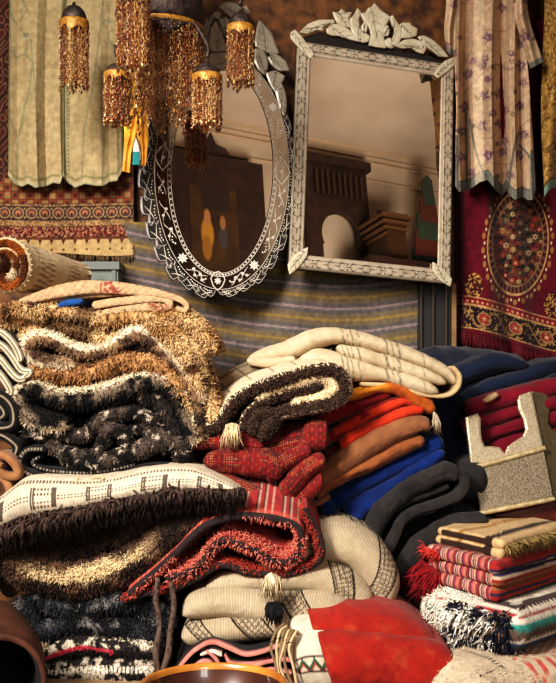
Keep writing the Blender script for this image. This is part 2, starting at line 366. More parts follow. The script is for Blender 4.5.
# ------------------------------------------------------------------ camera
cam_d = bpy.data.cameras.new('camera'); cam = bpy.data.objects.new('camera', cam_d); COL.objects.link(cam)
cam_d.sensor_fit = 'VERTICAL'; cam_d.sensor_height = 24.0; cam_d.lens = F*24.0/683.0
cam_d.shift_y = (HY-341.5)/683.0; cam_d.clip_start = .05
cam.location = (0, 0, ZC); cam.rotation_euler = (math.pi/2, 0, 0); scene.camera = cam

# ------------------------------------------------------------------ the wall plane and the mirror plane
TW = math.tan(math.radians(14.6)); X0 = .317; Y0 = 3.57
def WD(px, o=0.0): return (Y0-o-X0*TW)/(1-TW*(np.asarray(px, float)-HX)/F)
def wy(x): return Y0+(x-X0)*TW
def rotm(rx, ry, rz):
    cx, sx, cy, sy, cz, sz = math.cos(rx), math.sin(rx), math.cos(ry), math.sin(ry), math.cos(rz), math.sin(rz)
    return np.array([[cz,-sz,0],[sz,cz,0],[0,0,1]])@np.array([[1,0,0],[0,cx,-sx],[0,sx,cx]])@np.array([[cy,0,sy],[0,1,0],[-sy,0,cy]])
MR = rotm(math.radians(-6.86), math.radians(4.09), math.radians(14.59)); MC = np.array([.317, 3.45, ZC+.716])
MN = MR@np.array([0, -1.0, 0]); MX = MR[:, 0]; MZ = MR[:, 2]
def onp(px, py, o=0.0):
    d = np.stack(np.broadcast_arrays((np.asarray(px, float)-HX)/F, 1.0, (HY-np.asarray(py, float))/F), -1)
    c0 = MC+MN*o-np.array([0, 0, ZC]); t = (c0@MN)/(d@MN)
    return d*t[..., None]+np.array([0, 0, ZC])
def mpt(a, b, o=0.0, c=None): return (MC if c is None else c)+MX*a+MZ*b+MN*o
def refl(px, py, yr=None, zc=None):
    P = onp(px, py); d = P-np.array([0, 0, ZC]); r = d-2*(d@MN)*MN
    t = (yr-P[1])/r[1] if yr is not None else (zc-P[2])/r[2]
    return P+r*t

# ------------------------------------------------------------------ room
REAR = -.95; CEIL = float(refl(375, 152, REAR)[2]); XL, XR = -2.8, 6.2
def quadobj(name, pts, mat):
    mb = MB(); P = np.array(pts, float); mb.add(P, [[0, 1, 2, 3]], None, (.5, .5, .5), [[0, 0], [1, 0], [1, 1], [0, 1]])
    return struct(mb.build(name, mat, smooth=False))
m_wall = plain('burnished_ochre_plaster', c3(62, 36, 20), .7, 0, 0, 24, c3(124, 80, 40), .5, 60)
nt = m_wall.node_tree
m_plaster = plain('old_beige_plaster', c3(172, 158, 142), .9, 0, 0, 2.5, c3(192, 178, 160), .15, 20)
m_ceil = plain('beige_ceiling_paint', c3(182, 166, 150), .9, 0, 0, 1.5, c3(202, 186, 170), .1, 15)
m_floor = plain('worn_brown_floor', c3(92, 66, 48), .7, 0, 0, 6, c3(120, 88, 62), .2, 40)
quadobj('wall_back', [(XL, wy(XL), FLOOR), (XR, wy(XR), FLOOR), (XR, wy(XR), CEIL), (XL, wy(XL), CEIL)], m_wall)
quadobj('wall_front', [(XR, REAR, FLOOR), (XL, REAR, FLOOR), (XL, REAR, CEIL), (XR, REAR, CEIL)], m_plaster)
quadobj('wall_left', [(XL, REAR, FLOOR), (XL, wy(XL), FLOOR), (XL, wy(XL), CEIL), (XL, REAR, CEIL)], m_plaster)
quadobj('wall_right', [(XR, wy(XR), FLOOR), (XR, REAR, FLOOR), (XR, REAR, CEIL), (XR, wy(XR), CEIL)], m_plaster)
quadobj('floor', [(XL, REAR, FLOOR), (XR, REAR, FLOOR), (XR, wy(XR), FLOOR), (XL, wy(XL), FLOOR)], m_floor)
quadobj('ceiling', [(XL, wy(XL), CEIL), (XR, wy(XR), CEIL), (XR, REAR, CEIL), (XL, REAR, CEIL)], m_ceil)
mb = MB()
for dz, dy, hh in ((.012, .03, .02), (.075, .016, .014), (.13, .02, .018), (.30, .02, .016)):
    box(mb, ((XL+XR)/2, REAR+dy/2, CEIL-dz), (XR-XL, dy, hh), c3(190, 168, 145))
struct(mb.build('trim_1', plain('cornice_paint', c3(190, 168, 145), .8), smooth=False))

# ------------------------------------------------------------------ things on the far side, seen in the mirrors
def refr(x0, y0, x1, y1, yr):
    P = np.array([refl(x, y, yr) for x in (x0, x1) for y in (y0, y1)]); return P[:, 0].min(), P[:, 0].max(), P[:, 2].min(), P[:, 2].max()
m_dark = plain('dark_cedar', c3(40, 26, 20), .55, 0, 0, 14, c3(58, 38, 28), .2, 90)
x0, x1, z0, z1 = refr(312, 172, 366, 275, REAR+.12)
sc_ = thing('carved_screen', 'tall dark cedar screen with a keyhole arch, high on the opposite wall', 'screen', ((x0+x1)/2, REAR+.1, FLOOR))
xm = (x0+x1)/2; wd = x1-x0; aw = wd*.29; za = z0+(z1-z0)*.38
th = np.linspace(-.45, math.pi+.45, 30); arch = [(xm+aw*math.cos(t), za+aw*1.1*math.sin(t)) for t in th]
outl = [(x1, FLOOR), (x1, z1), (x0, z1), (x0, FLOOR), (xm-aw*.98, FLOOR), (xm-aw*.98, arch[-1][1])]+arch[::-1]+[(xm+aw*.98, arch[0][1]), (xm+aw*.98, FLOOR)]
mb = MB(); plate(mb, [(a, REAR+.08, b) for a, b in outl], (0, 1, 0), .04, c3(40, 26, 20)); mb.build('arched_panel', m_dark, sc_, False)
mb = MB(); box(mb, (xm, REAR+.1, z1+.03), (wd*1.08, .12, .08)); mb.build('cornice', m_dark, sc_, False)
mb = MB()
for i in range(9): box(mb, (x0+wd*(.14+.09*i), REAR+.14, z1-(z1-z0)*.18), (wd*.03, .04, (z1-z0)*.2))
mb.build('spindle_row', plain('cedar_spindles', c3(66, 46, 36), .5), sc_, False)
x0, x1, z0, z1 = refr(172, 165, 262, 290, REAR+.2)
cb = thing('painted_cabinet', 'dark wooden cabinet with crested top and a painted figure panel', 'cabinet', ((x0+x1)/2, REAR+.1, FLOOR))
mb = MB(); box(mb, ((x0+x1)/2, REAR+.12, (FLOOR+z1)/2), (x1-x0, .16, z1-FLOOR)); mb.build('cabinet_body', m_dark, cb, False)
mb = MB(); xm = (x0+x1)/2; hw = (x1-x0)/2
plate(mb, [(xm-hw*.5, REAR+.1, z1), (xm-hw*.3, REAR+.1, z1+.12), (xm-hw*.1, REAR+.1, z1+.14), (xm, REAR+.1, z1+.24), (xm+hw*.1, REAR+.1, z1+.14), (xm+hw*.3, REAR+.1, z1+.12), (xm+hw*.5, REAR+.1, z1)][::-1], (0, 1, 0), .04, c3(40, 26, 20)); mb.build('crest', m_dark, cb, False)
g = np.linspace(0, 1, 90); gx, gz = np.meshgrid(g, g)
px0, px1, pz0, pz1 = refr(192, 192, 236, 266, REAR+.21)
col = mix(c3(40, 27, 18), c3(84, 58, 30), fbm(gx*5, gz*5, 0, 3)); col = mix(col, c3(46, 34, 30), (gz > .72)*(np.abs(gx-.55) < .3))
for (ax, az, r, cc) in ((.35, .42, .13, (176, 130, 50)), (.36, .62, .07, (170, 120, 80)), (.33, .24, .1, (150, 105, 40)), (.68, .4, .1, (70, 66, 70)), (.68, .58, .06, (150, 110, 80))):
    col = mix(col, c3(*cc), sst(1.15, .8, np.hypot((gx-ax)/r, (gz-az)/(r*1.5))))
mb = MB(); V = np.stack([px0+(px1-px0)*gx, np.full(gx.shape, REAR+.205), pz0+(pz1-pz0)*gz], -1); mb.add(V.reshape(-1, 3), gridq(90, 90, False)[:, ::-1], None, col.reshape(-1, 3)); mb.build('painted_panel', plain('oil_paint', (.2, .1, .05), .5, attr=True), cb, False)
m_wood = plain('inlaid_wood', c3(46, 28, 20), .45, 0, 0, 60, c3(86, 58, 38), .1, 100)
x0, x1, z0, z1 = refr(364, 222, 402, 266, REAR+.3); x0 += (x1-x0)*.22; x1 -= (x1-x0)*.1
cq = refr(360, 222, 440, 264, REAR+.3); mb = MB(); box(mb, ((cq[0]+cq[1])/2, REAR+.3, (cq[2]-.02+FLOOR)/2), (cq[1]-cq[0]+.1, .5, cq[2]-.02-FLOOR), c3(40, 26, 20))
z0 = cq[2]-.02; box(mb, ((cq[0]+cq[1])/2, REAR+.3, z0-.03), (cq[1]-cq[0]+.2, .56, .05), c3(40, 26, 20)); tag(mb.build('tall_cupboard', m_dark, smooth=False), 'tall plain dark cupboard against the opposite wall', 'cupboard')
pv = thing('model_pavilion', 'carved wooden model pavilion with inlaid cornices', 'model', ((x0+x1)/2, REAR+.3, z0))
xm = (x0+x1)/2; wd = x1-x0
mb = MB(); box(mb, (xm, REAR+.3, (z0+z1)/2-.02), (wd*.62, .3, (z1-z0)-.04)); mb.build('house', m_wood, pv, False)
mb = MB()
for i in range(4): box(mb, (xm, REAR+.3, z1-.04-.05*i), (wd*(1.05-.1*i), .4-.04*i, .018))
mb.build('cornice', plain('pale_inlay', c3(104, 76, 52), .5), pv, False)
mb = MB()
for i in range(9): box(mb, (xm+wd*(i-4)*.115, REAR+.42, z1-.02), (.02, .02, .06))
mb.build('finial_row', m_wood, pv, False)
x0, x1, z0, z1 = refr(410, 196, 438, 262, REAR+.3); z0 = cq[2]-.02
cr_ = thing('stepped_ornament', 'green and red stepped carved ornament on the tall cupboard', 'ornament', ((x0+x1)/2, REAR+.3, z0)); xm = (x0+x1)/2; wd = x1-x0
for i, cc in enumerate(((44, 62, 52), (96, 48, 38), (56, 74, 60), (90, 50, 40), (60, 70, 60))):
    mb = MB(); w = wd*(1-.17*i); zz = z0+(z1-z0)*i/5
    plate(mb, [(xm+w*.25*0+w/2, REAR+.3+.02*i, zz), (xm-w/2, REAR+.3+.02*i, zz), (xm-w*.42, REAR+.3+.02*i, zz+(z1-z0)*.3), (xm, REAR+.3+.02*i, zz+(z1-z0)*.36), (xm+w*.42, REAR+.3+.02*i, zz+(z1-z0)*.3)], (0, 1, 0), .03, c3(*cc)); mb.build('tier', plain('painted_wood_%d' % i, c3(*cc), .6), cr_, False)

# ------------------------------------------------------------------ mirrors
m_glass = plain('aged_mirror_glass', c3(205, 190, 172), .006, 1.0, 0, 3, c3(186, 172, 156))
m_band = plain('dark_mirror_glass', c3(176, 164, 150), .07, 1.0, 0, 8, c3(150, 138, 126))
m_etch = plain('frosted_engraving', c3(206, 198, 186), .7, 0, .1, 60)
m_frost = plain('engraved_silver_glass', c3(168, 154, 134), .4, .2, 0, 40, c3(190, 176, 156), .15, 250, coat=.3)
m_crest = plain('silvered_cutout', c3(190, 180, 152), .4, .1, 0, 30, c3(212, 202, 178), .1, 150, coat=.3)
m_dline = plain('dark_engraved_line', c3(52, 46, 40), .6)
def stroke(mb, P, w, nrm=MN, k=None):
    P = np.asarray(P, float); t = np.gradient(P, axis=0); t /= np.linalg.norm(t, axis=1)[:, None]+1e-12
    s = np.cross(nrm, t); w = np.interp(np.linspace(0, 1, len(P)), np.linspace(0, 1, len(w)), w) if np.ndim(w) else np.full(len(P), w)
    V = np.stack([P+s*w[:, None]/2, P-s*w[:, None]/2], 1).reshape(-1, 3); n = len(P)
    Q = [[2*i, 2*i+1, 2*i+3, 2*i+2] for i in range(n-1)]; mb.add(V, Q, None, (.5, .5, .5))
def disc(mb, c, r, o=None, k=10):
    an = np.linspace(0, 2*math.pi, k, endpoint=False); V = np.vstack([[c], c+r*(np.cos(an)[:, None]*MX+np.sin(an)[:, None]*MZ)])
    mb.add(V, None, [[0, 1+(i+1) % k, 1+i] for i in range(k)], (.5, .5, .5))

rm = thing('rectangular_mirror', 'tall rectangular mirror with engraved silver glass frame and pierced leafy crest', 'mirror', mpt(0, -.38))
w, h, bw = .555, .763, .047
mb = MB(); box(mb, mpt(0, 0, -.012), (w, .014, h), (.1, .1, .1), MR); mb.build('backing_board', plain('backing_wood', c3(45, 32, 24), .8), rm, False)
mb = MB(); V = [mpt(a, b, .003) for a, b in ((-w/2+bw, -h/2+bw), (w/2-bw, -h/2+bw), (w/2-bw, h/2-bw), (-w/2+bw, h/2-bw))]; mb.add(V, [[0, 1, 2, 3]], None, (.5, .5, .5)); mb.build('mirror_glass', m_glass, rm, False)
# four engraved border strips
for side in range(4):
    horiz = side < 2; sgn = 1 if side % 2 == 0 else -1; L = (w if horiz else h)
    def pt(u, q, o):  # u along the strip, q from the outer edge inward
        if horiz: return mpt(u*L/2, sgn*(h/2-q), o)
        return mpt(sgn*(w/2-q), u*L/2, o)
    mb = MB(); pr = [(0, -.005), (0, .004), (.004, .009), (bw-.014, .009), (bw-.012, .006), (bw-.004, .006), (bw, .002)]
    V = []
    for u in (-1, 1):
        for q, o in pr: V.append(pt(u*(1-(2*q/L)), q, o))
    n = len(pr); Q = [[i, i+1, n+i+1, n+i] for i in range(n-1)]; V = np.array(V); Q = np.array(Q)
    ref = V-MN*.2; Q = orient(V, Q, ref)
    st = mb.add(V, Q, None, (.5, .5, .5)).build('border_strip', m_frost, rm, False)
    mb = MB(); N = int(L/.042); cl = (bw-.012)/2+.002
    for i in range(N):
        u0 = (-1+2*(i+.5)/N)*(1-bw/L); q = .036/L*2 if L else 0; sd = 1 if (u0 < 0) else -1
        for s2 in (-1, 1):
            tt = np.linspace(0, 1, 7)
            stroke(mb, [pt(u0+sd*q*(.1+.55*x), cl+s2*.0125*math.sin(x*2.6), .0096) for x in tt], [.0006, .0042, .0008])
        stroke(mb, [pt(u0-sd*q*.35+sd*q*.7*x, cl, .0096) for x in np.linspace(0, 1, 5)], [.0008, .003, .0006])
        if i % 3 == 1:
            for s2 in (-1, 1): disc(mb, pt(u0-sd*q*.15, cl+s2*.009, .0097), .0028)
    for e in (.0055, bw-.0165): stroke(mb, [pt(x, e, .0096) for x in np.linspace(-1+.1, 1-.1, 4)], .0012)
    mb.build('engraving', m_dline, st, False)
def cut(parent, name, px, o, th, mat, lines=True, dotr=None):
    mb = MB(); P = np.array(px, float); P = np.stack([P*.75+(np.roll(P, 1, 0)+np.roll(P, -1, 0))*.125, P*.5+np.roll(P, -1, 0)*.5], 1).reshape(-1, 2); P[::2] = P[::2]*.3+np.array(px, float)*.7; P = P.mean(0)+(P-P.mean(0))*1.1
    P3 = onp(P[:, 0], P[:, 1], o); plate(mb, P3, MN, th, c3(180, 170, 150)); ob = mb.build(name, mat, parent, False)
    if lines:
        mb = MB(); ctr = P.mean(0); far = P[np.argmax(np.linalg.norm(P-ctr, axis=1))]; dv = far-ctr
        tt = np.linspace(-.75, .85, 9); ax_ = np.stack([ctr[0]+dv[0]*tt-dv[1]*.12*np.sin(tt*2), ctr[1]+dv[1]*tt+dv[0]*.12*np.sin(tt*2)], -1); stroke(mb, onp(ax_[:, 0], ax_[:, 1], o+th+.0008), [.0008, .0018, .0006])
        for sgn in (-1, 1):
            for t0 in (-.4, -.05, .3):
                a0 = ctr+dv*t0; a1 = a0+dv*.28+sgn*np.array([-dv[1], dv[0]])*.26*(1-abs(t0)); q_ = np.linspace(a0, a1, 4); stroke(mb, onp(q_[:, 0], q_[:, 1], o+th+.0008), [.001, .0012, .0004])
        disc(mb, onp(*(ctr-dv*.62), o+th+.0009), .003)
        mb.build('engraving', m_dline, ob, False)
    return ob
crest = [
 [(300,33),(308,25),(318,21),(332,21),(333,24),(323,26),(322,31),(316,30),(308,34)],
 [(327,30),(331,26),(338,25),(346,29),(353,35),(358,42),(347,39),(338,36),(332,36),(328,34)],
 [(333,13),(338,14),(341,10),(345,14),(351,13),(347,19),(351,28),(343,26),(337,23),(335,19)],
 [(350,20),(354,17),(357,10),(361,15),(358,20),(360,29),(364,33),(369,36),(367,41),(362,42),(355,38),(351,30)],
 [(361,15),(366,14),(368,10),(371,9),(374,5),(378,10),(381,13),(389,18),(384,26),(382,35),(385,47),(368,44),(371,35),(369,27),(364,21)],
 [(383,29),(387,26),(389,31),(388,36),(383,37)],
 [(389,20),(392,17),(396,24),(400,28),(401,35),(398,43),(391,48),(386,46),(384,41),(388,38),(392,39),(394,31)],
 [(399,26),(402,24),(409,24),(411,27),(416,29),(415,36),(408,38),(401,38),(402,31)],
 [(396,47),(404,41),(413,40),(421,43),(425,48),(422,54),(416,52),(411,48),(404,49)],
 [(418,38),(424,37),(432,41),(440,48),(447,57),(438,56),(430,50),(424,45)],
 [(361,26),(364,22),(367,27),(366,33),(362,32)],
]
for c in crest: cut(rm, 'crest_leaf', c, .0, .008, m_crest)
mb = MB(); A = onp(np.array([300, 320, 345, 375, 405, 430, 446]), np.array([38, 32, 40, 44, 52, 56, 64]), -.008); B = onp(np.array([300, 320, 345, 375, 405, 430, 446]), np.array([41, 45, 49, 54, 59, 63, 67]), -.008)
mb.add(np.vstack([A, B]), [[i, i+7, i+8, i+1] for i in range(6)], None, (.1, .1, .1)); mb.build('crest_backing', plain('crest_dark_board', c3(30, 22, 18), .9), rm, False)  # dark backing strip behind the crest leaves
for c in ([(291,34),(295,31),(301,37),(313,54),(309,58),(299,48),(291,39)], [(444,62),(453,58),(456,64),(447,71),(438,78),(434,74),(439,67)],
          [(288,264),(296,254),(307,248),(306,256),(299,266),(290,274)], [(433,263),(440,267),(451,279),(449,286),(441,281),(433,271)]):
    cut(rm, 'corner_plate', c, .010, .006, m_crest)

# oval mirror
OC = onp(np.float64(222.5), np.float64(171), 0); sx_ = np.linalg.norm(onp(np.float64(223.5), np.float64(171), 0)-OC); sz_ = np.linalg.norm(onp(np.float64(222.5), np.float64(172), 0)-OC)
om = thing('oval_mirror', 'oval mirror in a dark engraved glass frame edged with cut leaves', 'mirror', mpt(0, -125*sz_, 0, OC))
RX, RZ = 50*sx_, 101*sz_
def ep(a, q, o=0.0, qz=None): return mpt((RX+q)*math.cos(a), (RZ+q)*math.sin(a), o, OC)
N = 96; an = np.linspace(0, 2*math.pi, N, endpoint=False); BW = 17*sx_
mb = MB(); V = [mpt(0, 0, .006, OC)]+[ep(a, 0, .006) for a in an]; mb.add(V, None, [[0, 1+i, 1+(i+1) % N] for i in range(N)], (.5, .5, .5)); mb.build('mirror_glass', m_glass, om, False)
mb = MB(); rings = [(BW+.004, -.018), (BW+.004, .004), (BW, .009), (.004, .009), (0, .005)]
V = np.array([ep(a, q, o) for q, o in rings for a in an]); Q = gridq(len(rings), N); Q = orient(V, Q, V-MN*.2); mb.add(V, Q, None, (.5, .5, .5)); band = mb.build('glass_border', m_band, om, False)
mb = MB(); V = [mpt(0, 0, -.02, OC)]+[ep(a, BW*1.3, -.02) for a in an]; mb.add(V, None, [[0, 1+i, 1+(i+1) % N] for i in range(N)], (.5, .5, .5)); mb.build('backing_board', MATS['backing_wood'], om, False)
mb = MB(); E0 = .0098
for q, wd_ in ((.003, .0016), (.0135, .0018), (BW-.001, .0015)): stroke(mb, [ep(a, q, E0) for a in np.linspace(0, 2*math.pi, 181)], wd_)
for a in np.linspace(0, 2*math.pi, 110, endpoint=False):
    p = ep(a, .0082, E0); t = ep(a+.01, .0082, E0)-p; t /= np.linalg.norm(t); stroke(mb, [p-t*.0032, p+t*.0032], .0042)
def flower(a, q, r, k=8):
    c = ep(a, q, E0)
    for i in range(k):
        d = (math.cos(i*2*math.pi/k)*MX+math.sin(i*2*math.pi/k)*MZ); stroke(mb, [c+d*r*x for x in (0.0, .5, 1.0)], [r*.25, r*.5, .0006])
    disc(mb, c+MN*.0003, r*.3)
def sprig(a0, a1, q0, q1, w=.0022):
    t = np.linspace(0, 1, 9); stroke(mb, [ep(a0+(a1-a0)*x, q0+(q1-q0)*math.sin(x*1.57), E0) for x in t], [.0008, w, .0006])
for sd in (1, -1):
    A0 = -math.pi/2
    for aa in (.62, 2.25): flower(A0+sd*aa, .034, .017)
    for aa in (.3, .42, .95, 1.15, 1.4, 1.75, 1.95, 2.55, 2.75):
        a = A0+sd*aa; disc(mb, ep(a, .028, E0), .005); disc(mb, ep(a+.05, .041, E0), .0045)
        sprig(a, a+.1, .028, .045); sprig(a, a-.09, .03, .046); sprig(a-.02, a+.12, .036, .022)
    for aa in (.2, .8, 1.3, 2.05): 
        for k in range(6): disc(mb, ep(A0+sd*(aa+.025*k), .032+.006*math.sin(k), E0), .0028-.0002*k)
    # side medallions
    for aa in (1.62,):
        a = A0+sd*aa; R_ = [(-.12, .03), (-.05, .012), (0, .002), (.05, .012), (.12, .03), (.05, .048), (0, .056), (-.05, .048), (-.12, .03)]
        stroke(mb, [ep(a+x, q, E0+.0005) for x, q in R_], .003); sprig(a-.07, a+.07, .03, .034, .004); disc(mb, ep(a, .03, E0), .006)
a = -math.pi/2; R_ = [(-.09, .006), (0, -.002), (.09, .006), (.12, .025), (.07, .045), (0, .058), (-.07, .045), (-.12, .025), (-.09, .006)]
stroke(mb, [ep(a+x, q, E0+.0005) for x, q in R_], .003); flower(a, .028, .012, 7)
mb.build('engraving', m_etch, band, False)
m_rim = plain('leaf_glass_dark_reflection', c3(58, 52, 50), .35, .3, 0, 20, c3(40, 36, 36))  # dark colour stands in for the dim room these glass leaves reflect
# cut leaves round the lower rim
for sd in (1, -1):
    for i in range(10):
        a = -math.pi/2+sd*(.02+.205*i); da = .2*sd; big = (.052 if sd < 0 else .036)*(.75 if i < 2 else 1.0)
        if i > 7: big *= .75
        L = [(-.12, -.02), (.0, .42), (.22, .72), (.5, .66), (.62, .98), (.95, 1.0), (1.4, .86), (1.15, .66), (1.32, .42), (1.12, .28), (1.2, -.02)]
        P = np.array([ep(a+da*u, BW-.002+big*v, -.004-.0016*(i % 2)) for u, v in L]); P = sm(np.vstack([P, P[:1]]), 48)[:-1]
        mb = MB(); plate(mb, P, MN, .008, c3(60, 56, 52)); lf = mb.build('rim_leaf', m_rim, om, False)
        mb = MB(); ctr = P.mean(0); Qn = ctr+(P-ctr)*.86+MN*.0088; stroke(mb, np.vstack([Qn, Qn[:1]]), .0011)
        for k in range(5): disc(mb, ep(a+da*(.3+.13*k), BW+big*(.16+.05*math.sin(k)), .0052), .0022)
        t = np.linspace(0, 1, 6); stroke(mb, [ep(a+da*(.2+.7*x), BW+big*(.3+.45*x*x), .0052) for x in t], [.0006, .003, .0008]); stroke(mb, [ep(a+da*(.4+.7*x), BW+big*(.55-.3*x), .0052) for x in t], [.0006, .0025, .0008])
        mb.build('engraving', m_etch, lf, False)
m_sil = plain('silvered_leaf_glass', c3(150, 142, 128), .35, .25, 0, 25, c3(178, 168, 152), .05, 100, coat=.3)
for c in ([(219,6),(228,3),(237,5),(241,10),(240,16),(233,20),(227,14),(221,10)], [(242,8),(246,6),(250,14),(245,15)],
          [(255,42),(257,30),(259,22),(265,28),(271,35),(274,45),(278,53),(270,55),(264,50),(256,47)],
          [(255,50),(263,51),(267,60),(267,68),(264,75),(258,70),(254,62)], [(268,58),(276,55),(285,62),(288,71),(278,71),(271,65)],
          [(266,74),(275,72),(284,77),(280,85),(274,92),(269,83)], [(275,92),(281,84),(285,95),(286,105),(284,117),(279,108)],
          [(207,22),(214,13),(220,14),(219,20),(213,20),(210,26),(208,48),(204,38)], [(209,30),(216,22),(222,35),(225,45),(228,51),(217,54),(208,50)],
          [(218,20),(226,18),(231,25),(229,42),(222,32)], [(232,22),(240,18),(248,28),(252,44),(244,50),(234,44)], [(208,54),(225,53),(246,53),(252,60),(240,66),(225,69),(209,72)],
          [(196,20),(203,12),(207,20),(204,40),(198,38)], [(192,40),(203,42),(207,56),(200,72),(192,64)], [(181,60),(191,56),(194,72),(186,88),(178,78)], [(168,82),(178,80),(178,96),(168,110),(164,98)], [(158,108),(166,108),(164,128),(156,138),(152,124)]):
    cut(om, 'crest_leaf', c, .004 if c[0][1] > 50 and c[0][0] < 210 else .002, .009, m_sil)

# ------------------------------------------------------------------ cloths hanging on the wall
def hang(xl, xr, yt, yb, off, foldf, nu, nv):
    """xl,xr: functions of v; yt,yb: functions of u; foldf(px,py,u,v) -> metres toward the viewer"""
    u, v = np.meshgrid(np.linspace(0, 1, nu), np.linspace(0, 1, nv)); a, b = xl(v), xr(v); px = a+(b-a)*u; t, e = yt(u), yb(u); py = t+(e-t)*v
    D = WD(px, off)-foldf(px, py, u, v); P = W(px, py, D)
    p = Piece(); p.V = P.reshape(-1, 3); p.Q = gridq(nv, nu, False); p.px = px; p.py = py; p.u = u; p.v = v; p.shape = (nv, nu)
    n = np.cross(p.V[p.Q[:, 2]]-p.V[p.Q[:, 0]], p.V[p.Q[:, 3]]-p.V[p.Q[:, 1]])
    if n[:, 1].sum() > 0: p.Q = p.Q[:, ::-1]
    p.U = np.stack([px, -py], -1).reshape(-1, 2)/300.0; p.y = np.zeros(px.size); p.ref = p.V+np.array([0, .1, 0]); return p
def hput(mb, p, col): p.C = np.asarray(col, float).reshape(-1, 3); mb.add(p.V, p.Q, None, p.C, p.U); return p
def thick(o, t=.003):
    md = o.modifiers.new('thickness', 'SOLIDIFY'); md.thickness = t; md.offset = -1; return o
K = lambda c: (lambda t: np.full(np.shape(t), float(c)))

# grey striped blanket
def bf(px, py, u, v): return .012*np.sin((px-py*.25)/17+1)*sst(200, 330, py)+.008*np.sin(px/31+py/60)+.006*vn(px/9, py/40, 0, 3)
p = hang(K(118), lambda v: 419-2*v, K(222), K(420), .035, bf, 300, 200)
fx = np.interp(p.px, [100, 120, 170, 250, 330, 370, 420], [-3, -1.5, 9, 24, 32, 31, 24])
q = (p.py-fx-243.5)/22.5; fr_ = q-np.floor(q); wv = .5+.5*np.sin(p.px*2.3)*np.sin(p.py*2.0)
col = mix(c3(88, 84, 84), c3(106, 100, 96), fbm(p.px*.5, p.py*.03, 0, 1)); col = mix(col, c3(80, 76, 82), .35*wv)
dy = np.minimum(fr_, 1-fr_)*22.5; col = mix(col, c3(148, 124, 62), sst(2.0, .9, dy)*(.75+.25*wv)); col = mix(col, c3(128, 106, 70), .5*sst(3.2, 2, np.abs(dy-3.6)))
dp = np.abs(fr_-.5)*22.5; col = mix(col, c3(96, 70, 76), sst(1.6, .8, dp)*.85); col = mix(col, c3(178, 160, 156), sst(.8, .4, np.abs(dp-.6))*.5)
mb = MB(); hput(mb, p, col); o = mb.build('striped_blanket', fabric('weave', 900, .25)); thick(o); tag(o, 'grey woven blanket with thin yellow and purple stripes hung below the mirrors', 'blanket')

# patterned tapestry on the left
def tf(px, py, u, v): return .006*np.sin(px/26+.8)+.004*np.sin(px/11+py/50)
p = hang(lambda v: -40+0*v, lambda v: 131+3.5*v, K(-60), lambda u: 254.5+1.5*np.sin(u*9), .05, tf, 400, 420); X, Y = p.px, p.py
n1 = fbm(X*.35, Y*.35, 0, 5); Yw = Y-.8*np.sin(X/30)
vine = np.abs(np.sin(X*.28+2.2*np.sin(Y*.13))*np.sin(Y*.22+1.6*np.sin(X*.17)))
col = mix(c3(58, 32, 30), c3(112, 78, 56), sst(.25, .1, np.abs(vine-.45))); col = mix(col, c3(84, 36, 34), (vine > .75)*.8)
def bandsel(a, b): return ((Yw >= a)&(Yw < b)).astype(float)
mx_ = ((X+2) % 13.4)-6.7
zz = np.abs(((X+Yw*1.0) % 15)-7.5)+np.abs(((X-Yw*1.0) % 15)-7.5); b1 = mix(c3(152, 116, 76), c3(66, 42, 38), sst(5.2, 7, zz)); b1 = mix(b1, c3(128, 66, 46), sst(3, 1.5, np.abs(zz-9.5))); col = mix(col, b1, bandsel(178, 203))
r2 = np.hypot(mx_, (Yw-212.5)*1.02); b2 = mix(c3(44, 40, 48), c3(150, 116, 84), sst(1.1, .5, np.abs(r2-5.2))); b2 = mix(b2, c3(160, 104, 76), sst(3.6, 2.4, r2)); b2 = mix(b2, c3(58, 34, 34), sst(1.9, 1.0, np.hypot(mx_, Yw-214)))
b2 = mix(b2, c3(140, 112, 78), sst(1.6, .8, np.hypot(np.abs(mx_)-6.7, np.abs(Yw-212.5)-4.3))); col = mix(col, b2, bandsel(206, 219.5))
b3 = mix(c3(164, 130, 88), c3(92, 60, 46), (vn(X*.9, Yw*.9, 0, 8) > .55)*.8); col = mix(col, b3, np.maximum(bandsel(203, 206), bandsel(219.5, 226)))
b4 = mix(c3(110, 42, 36), c3(166, 122, 92), sst(.5, .62, vn(X*.75, Yw*.75, 0, 9))); b4 = mix(b4, c3(62, 30, 32), sst(.62, .7, vn(X*.6, Yw*.6, 4, 10))); col = mix(col, b4, bandsel(226, 237))
m5 = ((X+1) % 11.7)-5.85; b5 = mix(c3(188, 158, 110), c3(80, 50, 38), ((Yw-238) < 6.5*(1-np.abs(m5)/2.6))*1.0); b5 = mix(b5, c3(96, 62, 44), sst(1.6, .9, np.hypot(m5, Yw-249))); b5 = mix(b5, c3(104, 60, 44), (Yw < 239.3)*1.0)
col = mix(col, b5, bandsel(237, 300)); col = mix(col, c3(70, 48, 36), sst(.8, .3, np.abs(np.stack([Yw-e for e in (186, 203.3, 206, 219.6, 226, 237)])).min(0))*.8)
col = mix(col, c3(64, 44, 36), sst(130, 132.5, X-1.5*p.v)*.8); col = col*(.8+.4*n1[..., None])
tp = thing('patterned_tapestry', 'fringed block-printed tapestry with bands of brown medallions hung behind the beige robe', 'tapestry', p.V.reshape(420, 400, 3)[-1, 200])
mb = MB(); hput(mb, p, col); thick(mb.build('cloth_panel', fabric('weave', 1200, .2), tp))
mb = MB(); e = p.V.reshape(420, 400, 3)[-1]; fringe(mb, e-np.array([0, .004, 0]), .024, .0028, c3(120, 96, 66), 260, (0, 0, -1), .08, 3, .4, .1); mb.build('fringe', fabric('felt', 500), tp)

